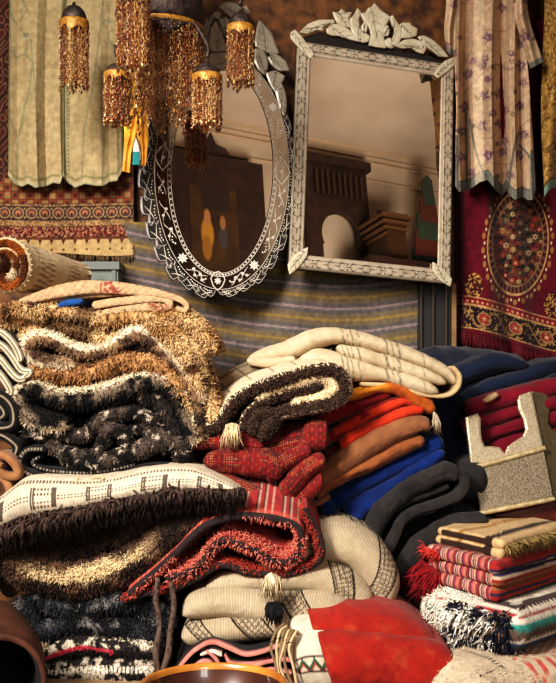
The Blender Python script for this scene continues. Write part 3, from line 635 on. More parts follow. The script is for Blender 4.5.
# crimson tapestry with a medallion on the right
def rf(px, py, u, v): return .02*np.exp(-((px-488)/9)**2)-.045*np.exp(-((px-(497+.09*(py-190)))/6.5)**2)+.02*np.exp(-((px-(512+.09*(py-190)))/9)**2)+.01*np.sin(px/13+1)-.035*sst(466, 457, px)
p = hang(lambda v: 456+0*v, lambda v: 612+0*v, K(20), lambda u: 331+27*sst(0, .8, u), .065, rf, 380, 500); X, Y = p.px, p.py
n1 = fbm(X*.3, Y*.3, 0, 15); Ys = Y-27*sst(0, .8, p.u)
col = mix(c3(74, 8, 26), c3(104, 13, 34), n1)
mxx, myy = (X-518)+.05*(Y-242), (Y-243); R = np.hypot(mxx/31.5, myy/54.0); ang = np.arctan2(myy/54, mxx/31.5)
ins = mix(c3(46, 16, 24), c3(116, 78, 50), sst(.56, .66, vn(X*.45, Y*.45, 0, 21))); ins = mix(ins, c3(132, 36, 42), sst(.6, .7, vn(X*.4, Y*.4, 5, 22))); ins = mix(ins, c3(150, 128, 98), sst(.7, .76, vn(X*.55, Y*.55, 9, 23)))
fl = np.hypot(((X+3) % 12)-6, ((Y+2) % 14)-7); ins = mix(ins, c3(112, 74, 50), sst(1, .5, np.abs(fl-3.6))*.8); ins = mix(ins, c3(120, 24, 34), sst(2.2, 1.2, fl))
ins = mix(c3(34, 14, 18), c3(92, 26, 34), sst(.5, .62, vn(X*.3, Y*.3, 0, 21)))
rg_ = np.random.default_rng(8); fpal = [c3(150, 112, 70), c3(136, 40, 42), c3(170, 146, 112), c3(120, 84, 52), c3(150, 62, 48), c3(96, 88, 64)]
for rk, nk in ((0, 1), (.2, 5), (.38, 10), (.56, 15), (.72, 20)):
    for j in range(nk):
        a_ = 2*math.pi*(j+.5*(nk % 2))/nk+rk*3; fx_c, fy_c = 518+31.5*rk*math.cos(a_)-.0, 243+54*rk*math.sin(a_); d_ = np.hypot(X-fx_c, Y-fy_c); r_ = 2.4+1.6*rg_.random(); pa = np.arctan2(Y-fy_c, X-fx_c)
        ins = mix(ins, fpal[rg_.integers(6)], sst(r_, r_-1, d_*(1+.1*np.cos(pa*6)))*.9); ins = mix(ins, fpal[rg_.integers(6)], sst(1.4, .8, d_)); ins = mix(ins, c3(120, 92, 62), sst(.6, .25, np.abs(d_-r_-1.2))*(np.sin(pa*3+j) > .1)*.7)
ring = mix(c3(62, 18, 28), c3(116, 82, 60), (np.sin(ang*44) > .2)*.8)
col = mix(col, ins, (R < .8)*1.0); col = mix(col, ring, ((R >= .8)&(R < .95))*1.0); col = mix(col, c3(140, 110, 76), sst(.03, .012, np.abs(R-.8))*.8); col = mix(col, c3(180, 146, 96), sst(.03, .012, np.abs(R-.96)))
pet = np.hypot((R-1.1)*38, ((ang*13/3.14159) % 1-.5)*9); col = mix(col, c3(146, 106, 62), sst(2.6, 1.4, pet)*(R > 1)); col = mix(col, c3(196, 180, 140), sst(1.4, .7, np.hypot((R-1.06)*38, (((ang*13/3.14159)+.5) % 1-.5)*9)))
for cx_, cy_ in ((474, 286), (553, 305)): 
    d = np.hypot((X-cx_)/9, (Y-cy_)/13); mot = mix(c3(60, 18, 26), c3(176, 130, 74), sst(.5, .62, vn(X*.7, Y*.7, 2, 31))); col = mix(col, mot, (d < 1)*1.0)
s1 = ((Ys >= 296)&(Ys < 304)); col = mix(col, mix(c3(120, 24, 40), c3(186, 144, 98), (np.hypot((X % 5)-2.5, Ys-300) < 1.3)*1.0), s1*1.0)
wv = np.abs(np.sin(X*.2)*8+316-Ys); b = mix(c3(36, 18, 24), c3(136, 102, 64), sst(1.8, .9, wv)); rr = np.hypot(((X-4) % 31)-15.5, (Ys-315.5)*1.1); b = mix(b, c3(140, 44, 44), sst(6, 4.5, rr)); b = mix(b, c3(150, 112, 76), sst(1, .4, np.abs(rr-6.4))); b = mix(b, c3(200, 170, 120), sst(2.2, 1.2, rr)); b = mix(b, c3(150, 120, 76), sst(.68, .74, vn(X*.6, Y*.6, 3, 41)))
col = mix(col, b, ((Ys >= 304)&(Ys < 327))*1.0); 
for e in (295.5, 304, 327, 303): col = mix(col, c3(186, 150, 100), sst(.9, .3, np.abs(Ys-e))*(.6+.4*(np.sin(X*2) > 0)))
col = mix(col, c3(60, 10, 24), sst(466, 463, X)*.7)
rt = thing('crimson_tapestry', 'crimson wall tapestry with an oval floral medallion, scrolled border and red fringe', 'tapestry', p.V.reshape(500, 380, 3)[-1, 100])
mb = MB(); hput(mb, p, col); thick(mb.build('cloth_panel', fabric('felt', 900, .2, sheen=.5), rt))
mb = MB(); e = p.V.reshape(500, 380, 3)[-1]; fringe(mb, e-np.array([0, .004, 0]), .07, .004, c3(98, 14, 30), 900, (0, 0, -1), .05, 4, .35, .1); mb.build('fringe', fabric('felt', 500), rt)

# dark cabinet and post behind, in the gap between blanket and tapestry
D_ = float(WD(436, .07)); gp = thing('dark_cupboard', 'dark wooden cupboard glimpsed in the gap beside the striped blanket', 'cupboard', W(436, 420, D_))
mb = MB(); a, b = W(418, 270, D_), W(451, 270, D_); zt = ZC+(HY-270)/F*D_; box(mb, ((a[0]+b[0])/2, D_+.02, (zt+FLOOR)/2), (b[0]-a[0], .03, zt-FLOOR), c3(20, 17, 18)); mb.build('door', plain('black_lacquer', c3(20, 18, 20), .6), gp, False)
mb = MB()
for x in (421, 433, 446): c = W(x, 300, D_-.005); box(mb, (c[0], c[1], (zt+FLOOR)/2), (.006, .01, zt-FLOOR), c3(66, 52, 38))
mb.build('door_moulding', plain('thin_moulding', c3(60, 46, 32), .5), gp, False)
mb = MB(); c = W(453.5, 300, WD(453, .07)); box(mb, (c[0], c[1], (ZC+.33+FLOOR)/2), (.016, .02, ZC+.33-FLOOR), c3(150, 112, 66))
o = mb.build('wooden_post', plain('pale_post_wood', c3(112, 84, 52), .6, 0, 0, 12, c3(150, 116, 74), .1, 60), smooth=False); tag(o, 'narrow pale wooden post below the rectangular mirror, left of the crimson tapestry', 'post')

# grey green chest behind the left pile
mb = MB(); D_ = 3.235; a, b = W(84, 262, D_), W(118, 262, D_); zt = a[2]; box(mb, ((a[0]+b[0])/2, D_+.05, (zt+FLOOR)/2), (b[0]-a[0], .1, zt-FLOOR), c3(104, 112, 106))
gc = thing('green_chest', 'grey-green painted chest standing behind the left rug pile', 'chest', ((a[0]+b[0])/2, D_+.05, FLOOR)); mb.build('chest_body', plain('grey_green_paint', c3(96, 106, 102), .6, 0, 0, 8, c3(116, 124, 116), .1, 50), gc, False)
mb = MB(); box(mb, ((a[0]+b[0])/2, D_+.045, zt-.012), (b[0]-a[0]+.012, .12, .024)); box(mb, (b[0]-.012, D_-.004, (zt+FLOOR)/2), (.012, .01, zt-FLOOR-.05)); mb.build('lid', plain('chest_edge_paint', c3(84, 92, 88), .5), gc, False)

# beige robe on the left
hemx = [8, 14, 22, 28, 35, 45, 53, 60, 63, 68, 75, 85, 95, 104, 110, 117, 123]; hemy = [176, 184, 187, 184, 188, 187, 183, 184, 176, 183, 188, 184, 186, 186, 182, 181, 170]
fx_ = [5, 11, 19, 27, 38, 47, 56, 62, 67, 74, 83, 92, 102, 110, 118, 124]; fd_ = [0, .01, -.002, .014, .018, -.016, .004, .01, -.016, .004, .006, .016, .018, .004, .007, 0]
def robe_fold(px, py, u, v): 
    return (np.interp(px+2*np.sin(py/60), fx_, fd_)+.004*vn(px/8, py/30, 0, 6))*(.35+.75*sst(-60, 170, py))
TEAL = c3(120, 124, 92)
robe = thing('beige_robe', 'long beige robe with green piping and curling stem embroidery hung at upper left', 'robe', W(65, 188, WD(65, .1)))
for nm, xa, xb in (('left_front_panel', 8, 65), ('right_front_panel', 63.5, 123)):
    A_ = lambda v, xa=xa: (xa+(0 if xa > 20 else 2*(1-v)))+0*v; B_ = lambda v, xb=xb: xb-2*(1-v)*(xb > 100)+0*v
    p = hang(A_, B_, K(-70), lambda u, xa=xa, xb=xb: np.interp(xa+(xb-xa)*u, hemx, hemy), .10+(.006 if xa > 20 else 0), robe_fold, 160, 300); X, Y = p.px, p.py
    if xa < 20: p.V[:, 1] -= 0
    col = mix(c3(164, 144, 106), c3(184, 164, 126), fbm(X*.12, Y*.05, 0, 51)); col = mix(col, c3(140, 122, 84), .4*vn(X*.7, Y*.2, 0, 52))
    lines = [[(-2, -20), (14, 20), (24, 34), (28, 45), (24, 54), (16, 58), (10, 50)], [(31, 40), (35, 90), (38, 150), (38, 184)], [(26, 54), (32, 62), (30, 85), (22, 120), (18, 140), (17, 183)], [(10, 118), (18, 140)], [(24, 120), (18, 138)], [(20, -5), (27, 10), (20, 20)],
             [(66, -40), (67, 60), (66, 184)], [(104, -10), (99, 40), (92, 90), (84, 130), (82, 184)], [(111, 22), (104, 20), (100, 30)], [(112, 30), (108, 33), (110, 42), (114, 46)], [(96, 62), (104, 80), (104, 150), (102, 184)], [(118, 130), (119, 184)]]
    dd = np.min([pdist(X, Y, l) for l in lines], 0); col = mix(col, c3(116, 120, 96), sst(1.5, .7, dd)*.55); col = mix(col, c3(96, 104, 92), sst(4, 2.5, np.hypot(X-26, (Y-35)*1.3))*.7)
    ed = np.minimum(X-A_(p.v), B_(p.v)-X); hem = np.interp(X, hemx, hemy)-Y
    col = mix(col, c3(104, 110, 76), sst(2.0, 1.2, ed)*.85)
    col = mix(col, c3(112, 116, 78), sst(1.6, .8, np.abs(hem-8))*.8); col = mix(col, c3(176, 164, 134), (hem < 5)*.8); col = mix(col, c3(110, 114, 82), (hem < 1)*.6)
    if xa > 20: col = mix(col, c3(96, 100, 66), sst(1.2, .6, np.abs(X-68.5))*(np.sin(Y*1.6) > -.2)*(Y > 60)*.8)
    mb = MB(); hput(mb, p, col); thick(mb.build(nm, fabric('weave', 1500, .15), robe))

# floral robe on the right
def floral(X, Y, seed):
    col = mix(c3(190, 158, 130), c3(216, 186, 152), fbm(X*.08, Y*.05, 0, seed)); cell = 19.0
    for k, (cc, sz) in enumerate((((112, 66, 112), 6.5), ((92, 74, 60), 3.6), ((140, 88, 122), 5.5))):
        gx = np.floor(X/cell+.37*k); gy = np.floor(Y/(cell*1.5)+.3*k); ox = _h(gx, gy, gx*0+k, seed); oy = _h(gx, gy, gx*0+k+9, seed); on = _h(gx, gy, gx*0+k+20, seed) > .42
        lx = (X/cell+.37*k-gx-.25-.5*ox)*cell; ly = (Y/(cell*1.5)+.3*k-gy-.25-.5*oy)*cell*1.5; r = np.hypot(lx, ly); a = np.arctan2(ly, lx)
        col = mix(col, c3(*cc), on*sst(sz, sz-2.5, r*(1.05+.16*np.cos(a*5+k))+3*(vn(X*.5, Y*.5, 0, seed+k)-.5))*.85*(vn(X*.9, Y*.9, 0, seed+k) > .36))
        col = mix(col, c3(94, 84, 72), on*sst(.8, .3, np.abs(r-sz*.45))*.6)
    ln = np.abs(np.sin(X*.09+1.5*np.sin(Y*.05+seed))*14-((Y+X) % 46)+18); return mix(col, c3(120, 92, 92), sst(1.1, .5, ln)*.5)
rb = thing('floral_robe', 'cream robe with mauve flowers and grey hem hung at upper right', 'robe', W(490, 200, WD(490, .15)))
hx2 = [455, 460, 466, 472, 480, 488, 493, 498, 503, 506, 510, 515, 522, 528, 533, 536]; hy2 = [186, 192, 191, 188, 182, 180, 186, 192, 196, 190, 196, 200, 197, 200, 200, 188]
f2x = [444, 450, 456, 460, 465, 469, 474, 484, 493, 498, 502, 506, 511, 516, 521, 526, 531, 537]; f2d = [0, .02, .05, .04, -.065, -.06, .03, .05, .045, -.02, -.075, -.065, .035, .035, -.03, .025, .03, 0]
def r2f(px, py, u, v): return np.interp(px+1.5*np.sin(py/50), f2x, f2d)*(.5+.5*sst(-40, 120, py))+.006*vn(px/7, py/30, 0, 61)
p = hang(lambda v: np.interp(v*270-70, [-70, 0, 60, 120, 200], [447, 451, 455, 457, 455]), lambda v: np.interp(v*270-70, [-70, 0, 100, 200], [516, 522, 530, 536]), K(-70), lambda u: np.interp(455+81*u, hx2, hy2), .15, r2f, 260, 300); X, Y = p.px, p.py
col = floral(X, Y, 71); hem = np.interp(X, hx2, hy2)-Y; GR = c3(122, 124, 114)
col = mix(col, GR, (hem < 10)*.95); col = mix(col, c3(88, 90, 84), sst(1, .4, np.abs(hem-10))); dd = np.min([pdist(X, Y, l) for l in ([(470, 120), (474, 145), (480, 165), (486, 176)], [(517, 135), (512, 160), (508, 190)], [(519, 145), (526, 152), (532, 160)], [(456, 130), (461, 134), (465, 133)], [(466, 110), (467, 180)])], 0)
col = mix(col, c3(100, 102, 96), sst(1.6, .8, dd)*.9); col = mix(col, c3(110, 112, 104), sst(2, 1, X-457+.0*Y)*(Y > 135)*.9*(X < 462)); col = mix(col, GR, (X > 530)*(Y > 150)*.9)
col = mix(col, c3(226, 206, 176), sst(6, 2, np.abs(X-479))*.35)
mb = MB(); hput(mb, p, col); thick(mb.build('robe_body', fabric('weave', 1500, .15), rb))
for nm, P0, P1, seed, d in (('left_sleeve', [(447, -70), (446, 0), (444, 30), (447, 52)], [(462, -70), (459, 0), (456, 30), (456, 57)], 73, .17), ('right_sleeve', [(508, -60), (513, 0), (515, 20), (523, 45), (530, 69)], [(524, -60), (527, 0), (531, 25), (538, 45), (544, 62)], 74, .19)):
    P0, P1 = sm(P0, 120), sm(P1, 120)
    iv = lambda A, k: (lambda v: np.interp(v, np.linspace(0, 1, 120), A[:, k]))
    u, v = np.meshgrid(np.linspace(0, 1, 50), np.linspace(0, 1, 120)); px = iv(P0, 0)(v)*(1-u)+iv(P1, 0)(v)*u; py = iv(P0, 1)(v)*(1-u)+iv(P1, 1)(v)*u
    Dd = WD(px, d)-.035*np.sin(u*math.pi)**.7-.008*np.sin(u*9+v*5); V = W(px, py, Dd); pc = Piece(); pc.V = V.reshape(-1, 3); pc.Q = gridq(120, 50, False)[:, ::-1]; pc.U = np.stack([px, py], -1).reshape(-1, 2)/300
    col = floral(px, py, seed); col = mix(col, GR, (v > .955)*1.0)
    mb = MB(); mb.add(pc.V, pc.Q, None, col.reshape(-1, 3), pc.U); thick(mb.build(nm, fabric('weave', 1500, .15), rb), .004)
# gold brocade garment at the right edge
def gf(px, py, u, v): return .04*np.sin((px-541)/9.5+py*.004)+.012*np.sin(px/3.7+py/40)
p = hang(lambda v: 543+2*np.sin(v*7)+0*v, lambda v: 598+0*v, K(-70), lambda u: 197-9*np.sin(u*9), .14, gf, 160, 260); X, Y = p.px, p.py
col = mix(c3(120, 84, 34), c3(178, 136, 66), fbm(X*.3, Y*.2, 0, 81)); col = mix(col, c3(80, 52, 26), sst(.6, .7, vn(X*.5, Y*.5, 0, 82))*.8); col = mix(col, c3(200, 168, 100), sst(.66, .74, vn(X*.8, Y*.6, 3, 83))*.6)
hem = 197-9*np.sin(p.u*9)-Y; col = mix(col, c3(112, 136, 120), (hem < 9)*1.0); col = mix(col, c3(70, 46, 22), sst(1.5, .6, np.abs(hem-10)))
mb = MB(); hput(mb, p, col); o = mb.build('gold_robe', fabric('felt', 700, .4, sheen=.5, rough=.6)); thick(o); tag(o, 'gold brocade robe with teal hem hanging at the right edge', 'robe')
# orange silk with a teal pennant
sk = thing('silk_scarf', 'bright orange silk scarf hanging in two tails below the beaded chandelier', 'scarf', W(134, 165, 3.12))
for nm, P0, P1 in (('left_tail', [(124, 50), (124, 100), (124, 140), (122, 171)], [(142, 50), (140, 100), (135, 134), (131.5, 150), (130, 173)]), ('right_tail', [(130, 50), (132, 100), (136, 131), (140, 148), (141, 165)], [(147, 50), (147, 105), (148, 140), (146, 166)])):
    P0, P1 = sm(P0, 90), sm(P1, 90); u, v = np.meshgrid(np.linspace(0, 1, 30), np.linspace(0, 1, 90)); i = (v*89).round().astype(int)
    px = P0[i, 0]*(1-u)+P1[i, 0]*u; py = P0[i, 1]*(1-u)+P1[i, 1]*u; V = W(px, py, 3.12-.006*np.sin(u*3.1)-.006*np.sin(u*9+v*6)-.012*fbm(px/4, py/9, 0, 4))
    mb = MB(); mb.add(V.reshape(-1, 3), gridq(90, 30, False)[:, ::-1], None, mix(c3(220, 146, 40), c3(246, 186, 72), fbm(px*.2, py*.1, 0, 5)).reshape(-1, 3), np.stack([px, py], -1).reshape(-1, 2)/300); thick(mb.build(nm, fabric('weave', 1500, .15, rough=.5, sheen=.6), sk))
pn = thing('teal_pennant', 'small white and teal pointed pennant hanging between the orange scarf tails', 'pennant', W(136, 165, 3.14))
mb = MB(); plate(mb, W(np.array([136, 139, 139.5, 133, 133.5]), np.array([137, 146, 152, 152, 146]), 3.095), (0, -1, 0), .004, c3(225, 220, 215)); mb.build('white_tip', plain('white_felt', c3(222, 216, 210), .8), pn, False)
mb = MB(); plate(mb, W(np.array([133, 139.5, 140, 132.5]), np.array([152, 152, 165, 165]), 3.095), (0, -1, 0), .004, c3(30, 140, 140)); mb.build('teal_end', plain('teal_felt', c3(24, 132, 134), .8), pn, False)

# ------------------------------------------------------------------ chandelier
m_brz = plain('pierced_bronze', c3(50, 42, 40), .5, .7, 0, 60, c3(92, 78, 72), .8, 220)
m_gold = plain('gold_trim', c3(150, 98, 36), .5, .3, 0, 90, c3(200, 146, 62), .3, 160)
m_bead = plain('glass_beads', (.3, .15, .05), .18, .15, attr=True, coat=.5, spec=.8)
ch = thing('beaded_chandelier', 'pierced bronze chandelier with gold trim and amber beaded fringes hanging at upper left', 'chandelier', W(161, 28, 2.95))
def strands(mb, pts, lens, rg, step=.0058, r=.0019):
    P = []; Rr = []; Cc = []; pal = np.array([c3(156, 92, 46), c3(204, 150, 86), c3(116, 60, 36), c3(76, 42, 30), c3(232, 196, 142), c3(146, 74, 42)])
    for p, L in zip(pts, lens):
        n = max(2, int(L/step)); k = np.arange(n); q = np.repeat(p[None], n, 0); q[:, 2] -= k*step; q[:, 0] += .0016*rg.normal(size=n)+.001*np.sin(k*.5+rg.random()*6); q[:, 1] += .0012*rg.normal(size=n)
        rr = r*(.55+.8*rg.random(n)); rr[-1] *= 1.7; c0 = rg.choice(6, p=[.25, .24, .2, .1, .13, .08]); c = pal[np.where(rg.random(n) < .72, c0, rg.choice(6, n, p=[.25, .22, .2, .1, .15, .08]))]; P.append(q); Rr.append(rr); Cc.append(c)
    P = np.vstack(P); Rr = np.concatenate(Rr); Cc = np.vstack(Cc); n = len(P)
    d = np.array([[1,0,0],[0,1,0],[-1,0,0],[0,-1,0],[0,0,1.9],[0,0,-1.9]], float); V = P[:, None]+d[None]*Rr[:, None, None]
    o = (np.arange(n)*6)[:, None]; T = np.concatenate([o+np.array([t]) for t in ([0,1,4],[1,2,4],[2,3,4],[3,0,4],[1,0,5],[2,1,5],[3,2,5],[0,3,5])])
    mb.add(V.reshape(-1, 3), None, T, np.repeat(Cc, 6, 0))
def pendant(px, ytop, ycap, yend, rpx, D, arm=None):
    k = D/F; c = W(px, ycap, D); R = rpx*k; H = (ycap-ytop)*k
    g = bpy.data.objects.new('lamp_pendant', None)
    mb = MB(); lathe(mb, [(0.0005, H*1.25), (R*.12, H*1.22), (R*.16, H*1.0), (R*.5, H*.92), (R*.8, H*.62), (R*.93, H*.28), (R*.97, 0), (R*.9, -.002), (R*.5, H*.1), (.001, H*.2)], c, c3(60, 50, 46), 28)
    cap = mb.build('pendant_cap', m_brz, ch)
    mb = MB(); an_ = np.linspace(0, 2*math.pi, 64, endpoint=False); sc = .5+.5*np.abs(np.sin(an_*3)); V = []
    for rr, z in ((1.0, .004), (1.08, .002), (1.1, -.3), (1.06, -1.0)):
        for a, s in zip(an_, sc): V.append(c+np.array([R*rr*math.cos(a), R*rr*math.sin(a), (z*H*.65*s if z < -.5 else z*H*.5 if z < 0 else z)]))
    V = np.array(V); mb.add(V, orient(V, gridq(4, 64), np.repeat(c[None], len(V), 0)), None, c3(200, 150, 60)); mb.build('gold_band', m_gold, cap)
    rg = np.random.default_rng(int(px)); mb = MB(); n = 44
    for ring, fac in ((1.04, 1.0), (.75, .93), (.45, 1.02)):
        a = np.linspace(0, 2*math.pi, int(n*ring), endpoint=False)+rg.random(); pts = c+np.stack([R*ring*np.cos(a), R*ring*np.sin(a), np.full(len(a), -.3*H)], -1)
        L = ((yend-ycap)*k-.3*H)*fac*(.82+.14*np.abs(np.sin(a*2.5))+.06*rg.random(len(a))); strands(mb, pts, L, rg)
    mb.build('bead_fringe', m_bead, cap)
    if arm is not None:
        mb = MB(); tube(mb, arm, .006, c3(60, 50, 46), 30, 8); mb.build('arm', m_brz, ch)
B0 = W(161, 28, 2.95); RB = 43.5*2.95/F
mb = MB(); lathe(mb, [(.02, .55), (.03, .42), (RB*.75, .34), (RB*.8, .3), (RB*.98, .27), (RB*1.02, .25), (RB*.96, .23), (RB*.96, .06), (RB*1.03, .045), (RB*1.05, .03), (RB*1.0, .012), (RB*1.0, 0), (RB*.95, 0), (RB*.93, .2)], B0, c3(60, 52, 50), 64); mb.build('lamp_drum', m_brz, ch)
mb = MB(); lathe(mb, [(RB*.985, .004), (RB*.99, -.012), (RB*.93, -.02), (RB*.86, .008), (RB*.9, .03)], B0, c3(210, 160, 70), 64); mb.build('gold_band', m_gold, ch)
mb = MB(); a = np.linspace(0, 2*math.pi, 240); sw = np.abs(np.sin(a*2.5))
V = []; 
for z in (0, .5, 1):
    for t, s in zip(a, sw): V.append(B0+np.array([RB*.97*math.cos(t), RB*.97*math.sin(t), -.008-(.045-.036*s)*z]))
V = np.array(V); mb.add(V, gridq(3, 240, False), None, c3(58, 46, 42)); thick(mb.build('scalloped_valance', m_brz, ch), .002)
rg = np.random.default_rng(5); mb = MB()
for ring, nn_, Lm in ((.97, 120, .21), (.8, 70, .235), (.55, 50, .25)):
    a = np.linspace(0, 2*math.pi, nn_, endpoint=False); pts = B0+np.stack([RB*ring*np.cos(a), RB*ring*np.sin(a), np.full(nn_, -.012)], -1)
    strands(mb, pts, Lm*(.62+.5*np.abs(np.sin(a*2.5+.6))+.06*rg.random(nn_)), rg)
mb.build('bead_fringe', m_bead, ch)
mb = MB(); tube(mb, [B0+np.array([0, 0, .5]), B0+np.array([0, 0, 1.2]), np.array([B0[0], B0[1], CEIL])], .008, c3(50, 42, 38), 10); mb.build('rod', m_brz, ch)
def armto(px, ytop, D, z=.14):
    e = W(px, ytop-3, D); s = B0+(e-B0)*np.array([.3, .3, 0])*0.6+np.array([0, 0, z]); m = (s+e)/2+np.array([0, 0, .06]); return [s, m, e+np.array([0, 0, .035]), e]
pendant(74, 6, 22, 92, 13.5, 2.98, armto(74, 0, 2.98)); pendant(240.5, 13, 27, 90, 12.5, 2.98, armto(240, 8, 2.98)); pendant(117, 64, 74, 128, 12, 2.84, armto(117, 60, 2.84, .02)); pendant(207, 64, 76, 132, 14, 2.86, armto(207, 60, 2.86, .02)); pendant(133.5, -16, -4, 74, 15.5, 2.72, armto(133, -20, 2.72, .2))
# ------------------------------------------------------------------ the pile of textiles
m_shag = fabric('felt', 350, .3, sheen=.15, var=.2)
m_wool = fabric('felt', 700, .35, sheen=.3, var=.18)
m_soft = fabric('felt', 260, .25, sheen=.35, var=.22, vscale=30)
m_rib = fabric('rib', 950, .6, sheen=.2, var=.12)
m_kil = fabric('weave', 1700, .3, sheen=.15, var=.2)
m_flat = fabric('ribv', 1500, .4, sheen=.15, var=.15)
TAN, DTAN, LTAN = c3(172, 132, 88), c3(96, 64, 42), c3(212, 178, 132)
BRN, DBR, CRM, BLK = c3(70, 50, 40), c3(40, 30, 26), c3(226, 208, 178), c3(30, 27, 27)
def ns(p, f=14, seed=0): return fbm(p.V[:, 0]*f, p.V[:, 1]*f, p.V[:, 2]*f, seed)
def shagcol(a, b, c=None, f=16, seed=0, lo=.42, hi=.58):
    def fn(p):
        k = mix(a, b, sst(lo, hi, ns(p, f, seed)))
        return mix(k, c, sst(.6, .72, ns(p, f*2.2, seed+5))) if c is not None else k
    return fn
def part_or_thing(mb, name, mat, label, cat, group=None): return tag(mb.build(name, mat), label, cat, group)

# --- left pile, from the top -------------------------------------------------
# rolled rug
ph = np.linspace(-2.0, -2.0+2*math.pi*1.55, 40); rr = np.linspace(1.0, .42, 40)
rl = thing('rolled_rug', 'rolled cream rug with dotted back and thick orange-brown pile, on top of the left pile', 'rug', W(20, 296, 2.9))
mb = MB(); p = ribbon(np.stack([6+23*rr*np.cos(ph), 267+27*rr*np.sin(ph)], -1), 2.76, 9, .34, n=150, shift=(46, -2), sc=.46, seed=1, amp=.001)
def rc(p):
    dots = ((np.sin(p.s*420+np.floor(p.y/.013)*1.7) > .35)&(np.abs((p.y/.013) % 1-.5) < .22)&(vn(p.s*30, p.y*30, 0, 3) > .35))
    o = mix(mix(c3(214, 192, 156), c3(194, 168, 130), ns(p, 20, 2)), c3(96, 70, 50), dots*.85)
    i = mix(c3(160, 88, 34), c3(90, 48, 24), sst(.4, .6, ns(p, 40, 4))); i = mix(i, c3(214, 196, 166), (p.t > .62)*sst(.45, .6, ns(p, 25, 7)))
    return mix(i, o, (p.sg > 0)*(p.sc > .5))
put(mb, p, rc); body = mb.build('rug_body', m_kil, rl)
mb = MB(); tufts(mb, p, 2600, .009, .0032, .3, .4, mask=lambda p: (p.sc < .97)&(p.tt < .25), ymax=.0, seed=2, cj=.35); mb.build('pile', m_shag, rl)
mb = MB(); q = p.V.reshape(-1, 300, 3)[5]; i = np.arange(6, 100, 4)
for k in i: d = q[k]-p.ref.reshape(-1, 300, 3)[5][k]; d /= np.linalg.norm(d); tube(mb, [q[k]-d*.004+np.array([0, -.004, 0]), q[k]+d*.002+np.array([0, -.002, 0]), q[k]+d*.002+np.array([0, .006, 0])], .0016, c3(224, 208, 178), 6, 5)
mb.build('edge_stitching', m_shag, rl)
# folded cream kilim
mb = MB()
def kc(p):
    c = mix(c3(190, 162, 126), c3(164, 132, 98), ns(p, 30, 3)); pat = (np.sin(p.s*330)*np.sin((p.y+p.tt*.012)*420+p.s*40) > .3)*(np.abs(p.t-.5) < .46)
    c = mix(c, c3(120, 74, 60), pat*.6); c = mix(c, c3(190, 162, 128), (p.sc < .6)*.5); return mix(c, c3(130, 36, 40), (np.abs(p.s-.25) < .03)*(vn(p.s*170, p.y*90+p.tt*3, 0, 2) > .55)*.85)
for pa, th, d in (([(18,302),(35,297),(55,292),(85,287),(120,288),(155,292),(177,298),(186,305),(184,310),(176,307)], [5,10,13,14,13,12,10,7,6,4], 2.77), ([(92,306),(120,301),(150,298),(165,299),(169,304),(163,308),(145,307),(110,312),(88,318)], 8, 2.775), ([(30,303),(50,300),(85,296),(130,294),(168,299)], 5, 2.79)):
    put(mb, ribbon(pa, d, th, .3, n=110, seed=int(np.max(th)), amp=.0016, freq=10, fr=.25), kc)
part_or_thing(mb, 'folded_kilim', m_kil, 'thin cream kilim with a small red pattern folded flat beneath the rolled rug', 'kilim')
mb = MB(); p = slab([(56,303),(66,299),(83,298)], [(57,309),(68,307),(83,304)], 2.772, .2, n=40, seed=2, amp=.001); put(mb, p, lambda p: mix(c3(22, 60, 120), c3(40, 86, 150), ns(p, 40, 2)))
part_or_thing(mb, 'blue_cloth', m_wool, 'small bright blue cloth tucked under the cream kilim on the left pile', 'cloth')
# tan shaggy rug
mb = MB(); put(mb, slab([(-20,322),(40,315),(110,316),(165,320),(200,345)], [(-20,350),(40,345),(110,345),(165,350),(196,380)], 2.86, .3, n=50, seed=3), c3(40, 28, 20))  # inner core painted dark so gaps between the tan layers look shaded
fc = lambda p: mix(shagcol(TAN, LTAN, DTAN, 14, 12)(p), DTAN*.7, sst(.52, .62, ns(p, 7, 33))*.85)
for pa, th, d in (([(-25,330),(0,322),(25,314),(60,313),(95,317),(125,316),(150,318),(176,334),(194,354),(205,382),(212,408),(214,428)], [13,14,15,15,14,13,14,16,18,16,13,9], 2.77), ([(20,336),(50,326),(80,330),(105,338),(128,334),(150,326)], 10, 2.785), ([(118,313),(150,310),(180,316),(200,329),(212,342),(213,350)], [12,15,17,18,15,9], 2.78), ([(150,322),(172,342),(190,362),(200,390)], 16, 2.755), ([(-20,318),(5,312),(25,309),(45,312)], 9, 2.75)):
    p = put(mb, ribbon(pa, d, th, .32, n=110, seed=int(pa[0][0])+40, amp=.004), fc)
    tufts(mb, p, 3200, .016, .0034, .5, .3, seed=int(d*1000)+len(pa), ymax=.05, cj=.4)
part_or_thing(mb, 'shaggy_tan_rug', m_shag, 'shaggy golden tan rug with dark flecks, its right side drooping down the left pile', 'rug')
